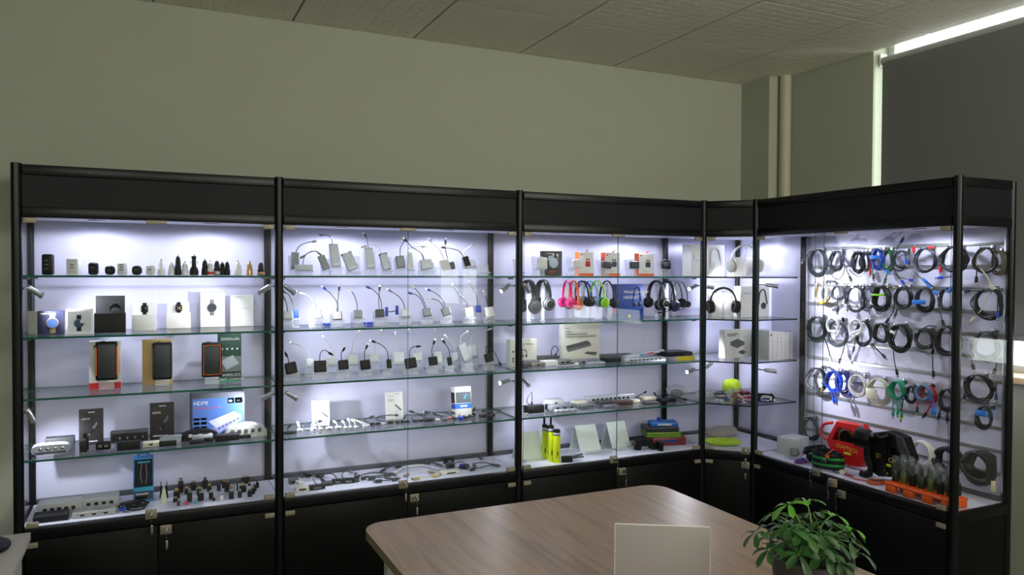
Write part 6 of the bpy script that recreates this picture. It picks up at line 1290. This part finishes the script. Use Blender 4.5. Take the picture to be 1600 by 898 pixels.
for k in range(7):
    for s in (-1, 1):
        q = thing('tube', 'dark clear-capped tube, %s from the left in the orange tray %s row' % (ORDN[k], 'front' if s < 0 else 'rear'), 'tube', (tx+s*.024, ty+tl/2-.036-k*.0428, ZB+.0435), random.uniform(0, 3), 'clear-capped tubes in the orange tray')
        m = MB(); m.lathe([(.0135, 0), (.0145, .004), (.0145, .05), (.012, .054), (.012, .058)], 18); m.build('tube_body', TUBEC[(k*2+(s > 0)) % 3], q)
        m = MB(); m.lathe([(.0148, .052), (.0148, .105), (.012, .116), (.0055, .121), (.0004, .1215)], 18); m.build('cap', CAP, q)
        m = MB(); m.lathe([(.007, .056), (.007, .082), (.003, .094), (.0005, .095)], 12); m.build('valve', TUBEC[(k+1) % 3], q)
flat_coil('red cable coil lying flat left of the orange tray', 3.685, -.962, ZB, .050, 4, RDC, .0042, 5, squash=.9)
flat_coil('small orange-brown cable coil in front of the red coil', 3.585, -.90, ZB, .042, 3, mat('rust_cable', (190, 84, 40), .4), .0034, 6, squash=.9)
r = thing('test_lead', 'grey-tipped test lead lying before the black reel', 'lead', (3.56, -.70, ZB), 0)
m = MB(); m.tube([(.06, .10, .004), (.02, .05, .006), (.0, .0, .006), (.03, -.07, .004)], .0028, 6); m.build('cable', DG, r); m = MB(); m.cyl((.055, .095, .006), (.075, .125, .007), .005, n=10); m.build('grip', SG, r); m = MB(); m.box((.01, -.02, .012), (.02, .022, .022), .002); m.build('white_block', CREAM, r)
r = thing('test_lead', 'red test lead with dark clips below the red reel', 'lead', (3.54, -.78, ZB), 0)
m = MB(); m.tube([(.05, .06, .004), (.02, .02, .006), (.01, -.04, .005), (.05, -.10, .004)], .003, 6); m.build('cable', RDC, r)
for a, b_ in (((.05, .06, .006), (.06, .09, .007)), ((.05, -.10, .006), (.055, -.13, .007))): m = MB(); m.cyl(a, b_, .006, .004, 10); m.build('clip', DG, r)
# ------------------------------------------------------------------ meeting table, sign board, potted plant, side desk, mouse
wood = bpy.data.materials.new('striped_walnut_laminate'); wood.use_nodes = True; nt = wood.node_tree; b = nt.nodes['Principled BSDF']; b.inputs['Roughness'].default_value = .36; b.inputs['Specular IOR Level'].default_value = .3
tc = nt.nodes.new('ShaderNodeTexCoord'); mp = nt.nodes.new('ShaderNodeMapping'); mp.inputs['Scale'].default_value = (9, .55, 1)
n1 = nt.nodes.new('ShaderNodeTexNoise'); n1.inputs['Scale'].default_value = 2.2; n1.inputs['Detail'].default_value = 6; n1.inputs['Distortion'].default_value = .8
cr = nt.nodes.new('ShaderNodeValToRGB'); el = cr.color_ramp.elements
el[0].position = .28; el[0].color = lin((110, 82, 54))+(1,); el[1].position = .78; el[1].color = lin((176, 146, 92))+(1,)
for pos, c in ((.44, (140, 112, 76)), (.52, (152, 122, 84)), (.6, (132, 106, 76))): e = el.new(pos); e.color = lin(c)+(1,)
nt.links.new(tc.outputs['Object'], mp.inputs[0]); nt.links.new(mp.outputs[0], n1.inputs['Vector']); nt.links.new(n1.outputs[0], cr.inputs[0]); nt.links.new(cr.outputs[0], b.inputs['Base Color'])
MATS['wood'] = wood
TX0, TX1, TY0, TY1, TZ = 1.146, 2.296, -2.75, -.972, .75
T = thing('meeting_table', 'wood-grained meeting table with rounded corners in front of the showcases', 'table', ((TX0+TX1)/2, (TY0+TY1)/2, 0))
w2, d2, rr = (TX1-TX0)/2, (TY1-TY0)/2, .075
def rrect(w2, d2, rr, n=8):
    out = []
    for cx_, cy_, a0 in ((w2-rr, d2-rr, 0), (-w2+rr, d2-rr, 90), (-w2+rr, -d2+rr, 180), (w2-rr, -d2+rr, 270)):
        for k in range(n+1): a_ = R(a0+90*k/n); out.append((cx_+rr*math.cos(a_), cy_+rr*math.sin(a_)))
    return out
m = MB(); m.prism([(x, y, TZ-.0015) for x, y in rrect(w2, d2, rr)], (0, 0, .0015)); m.build('tabletop', wood, T)
m = MB(); m.prism([(x, y, TZ-.027) for x, y in rrect(w2, d2, rr)], (0, 0, .0255)); m.build('edge_band', mat('olive_brown_edge', (126, 116, 82), .45), T)
LEGM = mat('pale_grey_leg', (176, 180, 184), .4, .2)
for sx in (-1, 1):
    for sy in (-1, 1): m = MB(); m.box((sx*(w2-.07), sy*(d2-.13), (TZ-.027)/2), (.05, .05, TZ-.027), .006); m.build('leg', LEGM, T)
    m = MB(); m.box((sx*(w2-.07), 0, TZ-.06), (.03, 2*d2-.31, .05), .003); m.build('side_rail', LEGM, T)
for sy in (-1, 1): m = MB(); m.box((0, sy*(d2-.13), TZ-.06), (2*w2-.19, .03, .05), .003); m.build('cross_rail', LEGM, T)
# white sign board standing on the table
s0 = atz(1034, 932, TZ); yb_ = s0.y; t_ = aty(1034, 821, yb_); k_ = (s0-CAM).dot(FW)/FPX; wd = 148*k_*.985; h = t_.z-TZ
S = thing('sign_board', 'blank white upright board standing on the wooden table', 'sign board', (s0.x, yb_, TZ), R(-31))
m = MB(); m.box((0, 0, h/2), (wd, .004, h), .001); m.build('board', mat('blank_white_board', (165, 159, 160), .45), S)
m = MB(); m.box((0, 0, h+.0006), (wd*1.002, .005, .0016)); m.box((-wd/2-.0006, 0, h/2), (.0016, .005, h)); m.box((wd/2+.0006, 0, h/2), (.0016, .005, h)); m.build('rim', mat('board_rim', (226, 224, 214), .3), S)
m = MB(); m.box((0, .028, .002), (wd, .06, .004), .001); m.build('foot', mat('blank_white_board', None), S)
# potted schefflera
pp = CAM+ray(1268, 961)*((1.80)/ray(1268, 961).dot(FW)); px_, py_ = pp.x, pp.y
PL = thing('potted_plant', 'umbrella-leaved green plant in a dark grey pot on the table', 'potted plant', (px_, py_, TZ))
m = MB(); m.lathe([(.070, 0), (.074, .004), (.088, .10), (.093, .135), (.093, .146), (.086, .146), (.083, .125)], 36); m.build('pot', mat('dark_grey_pot', (60, 60, 60), .5, bump=.2), PL)
m = MB(); m.lathe([(.083, .124), (.05, .130), (.0005, .132)], 24); m.build('soil', mat('potting_soil', (40, 30, 22), .95, bump=.6, nscale=90), PL)
leafm = bpy.data.materials.new('umbrella_leaf'); leafm.use_nodes = True; nt = leafm.node_tree; b = nt.nodes['Principled BSDF']; b.inputs['Roughness'].default_value = .38
tc = nt.nodes.new('ShaderNodeTexCoord'); nn = nt.nodes.new('ShaderNodeTexNoise'); nn.inputs['Scale'].default_value = 9; nn.inputs['Detail'].default_value = 2
cr = nt.nodes.new('ShaderNodeValToRGB'); cr.color_ramp.elements[0].position = .35; cr.color_ramp.elements[0].color = lin((28, 62, 30))+(1,); cr.color_ramp.elements[1].position = .68; cr.color_ramp.elements[1].color = lin((52, 98, 42))+(1,)
nt.links.new(tc.outputs['Object'], nn.inputs['Vector']); nt.links.new(nn.outputs[0], cr.inputs[0]); nt.links.new(cr.outputs[0], b.inputs['Base Color'])
young = mat('young_leaf', (84, 150, 34), .35); stemm = mat('green_stem', (92, 130, 52), .5)
rnd = random.Random(5)
def leaflet(m, base, d, up, L, W_, droop):
    d = d.normalized(); side = d.cross(up).normalized(); nrm = side.cross(d).normalized()
    rows = []; N = 9
    for i in range(N+1):
        t = i/N; wv = W_*1.12*(t**.75)*math.sqrt(max(0, 1-t**5))*1.1+W_*.03
        c = base+d*(L*t)+Vector((0, 0, -1))*(droop*L*t*t)+nrm*(.05*L*math.sin(math.pi*t))
        rows.append([c-side*wv+nrm*wv*.22, c-side*wv*.5+nrm*wv*.05, c, c+side*wv*.5+nrm*wv*.05, c+side*wv+nrm*wv*.22])
    v = [[m.bm.verts.new(p) for p in r_] for r_ in rows]
    for i in range(N):
        for j in range(4): m.bm.faces.new((v[i][j], v[i][j+1], v[i+1][j+1], v[i+1][j]))
# clusters: pixel position of the hub, depth offset, leaflet length (m), young?
CLU = [(1232, 789, .00, .036, 1), (1261, 783, .02, .036, 1), (1212, 803, .03, .034, 0), (1253, 806, .06, .036, 0), (1181, 832, -.02, .032, 0), (1203, 858, -.05, .034, 0), (1231, 826, -.05, .042, 0), (1271, 802, .05, .040, 0), (1301, 804, .04, .034, 1), (1309, 819, .02, .034, 0), (1330, 826, .02, .036, 1), (1254, 834, -.06, .044, 0), (1283, 836, -.05, .042, 0), (1300, 846, -.04, .042, 0), (1248, 866, -.09, .044, 0), (1327, 846, -.02, .040, 0), (1340, 862, .0, .044, 0), (1313, 880, -.07, .046, 0), (1222, 845, -.03, .036, 0), (1287, 816, .0, .036, 0), (1241, 815, .03, .036, 0), (1268, 826, .0, .040, 0), (1218, 820, .0, .036, 0), (1290, 866, -.08, .044, 0), (1274, 850, -.07, .042, 0), (1316, 834, .05, .04, 0), (1236, 850, -.02, .038, 0), (1205, 838, .02, .03, 0)]
for px, py, dz, L_, yg in CLU:
    d0 = 1.80+dz; hub = CAM+ray(px, py)*(d0/ray(px, py).dot(FW))-Vector((px_, py_, TZ))
    hub.z = max(hub.z, .10)
    root = Vector((rnd.uniform(-.035, .035), rnd.uniform(-.035, .035), .125)); mid = (root*.55+hub*.45)+Vector((0, 0, .03))
    m = MB(); m.tube([root, mid, hub], [.0026, .0022, .0018], 6, 6); st_ = m.build('stem', stemm, PL)
    out = (hub-root); out.z *= .6; out.normalize(); ax = (out*.55+Vector((0, 0, .85))).normalized(); u, v = frame(ax)
    m = MB(); n_ = rnd.choice((5, 5, 6, 6)); ph = rnd.uniform(0, 6.28)
    for k in range(n_):
        a_ = ph+2*math.pi*k/n_+rnd.uniform(-.15, .15); d = (u*math.cos(a_)+v*math.sin(a_))*.92+ax*rnd.uniform(-.05, .28)
        leaflet(m, hub+d*.004, d, ax, min(L_, .040)*1.1*rnd.uniform(.8, 1.15), min(L_, .040)*.26*rnd.uniform(.9, 1.15), rnd.uniform(.25, .6))
    o = m.build('leaf_cluster', young if yg else leafm, PL, angle=80)
# low desk beside the left showcase with a mouse
DX, DY0, DY1 = .207, -1.9, -.622
DK = thing('side_desk', 'pale grey desk standing at the left end of the showcases', 'desk', (-.35, (DY0+DY1)/2, 0))
hw = DX+.35; hd = (DY1-DY0)/2; dm = mat('pale_grey_desk', (178, 172, 164), .5, noise=.05, nscale=25)
m = MB(); m.box((0, 0, .7375), (2*hw, 2*hd, .025), .002); m.build('desktop', dm, DK)
m = MB(); m.box((hw-.03, 0, .3625), (.018, 2*hd-.05, .725), .001); m.build('side_panel', dm, DK)
m = MB(); m.box((-hw+.03, 0, .3625), (.018, 2*hd-.05, .725), .001); m.build('side_panel', dm, DK)
m = MB(); m.box((0, hd-.06, .47), (2*hw-.08, .016, .5), .001); m.build('modesty_panel', dm, DK)
mp_ = atz(2, 860, .75)
mo = thing('computer_mouse', 'black computer mouse lying on the pale grey desk', 'mouse', (mp_.x-.012, mp_.y, .7505), R(70))
m = MB(); n = 18; vs_ = []
m.blob((0, 0, .012), (.052, .031, .021), .0, 1, 12)
for v in m.bm.verts: v.co.z = max(.0, v.co.z)
m.build('shell', K, mo)
m = MB(); m.cyl((.026, -.003, .027), (.026, .003, .027), .006, n=14); m.build('scroll_wheel', DG, mo)
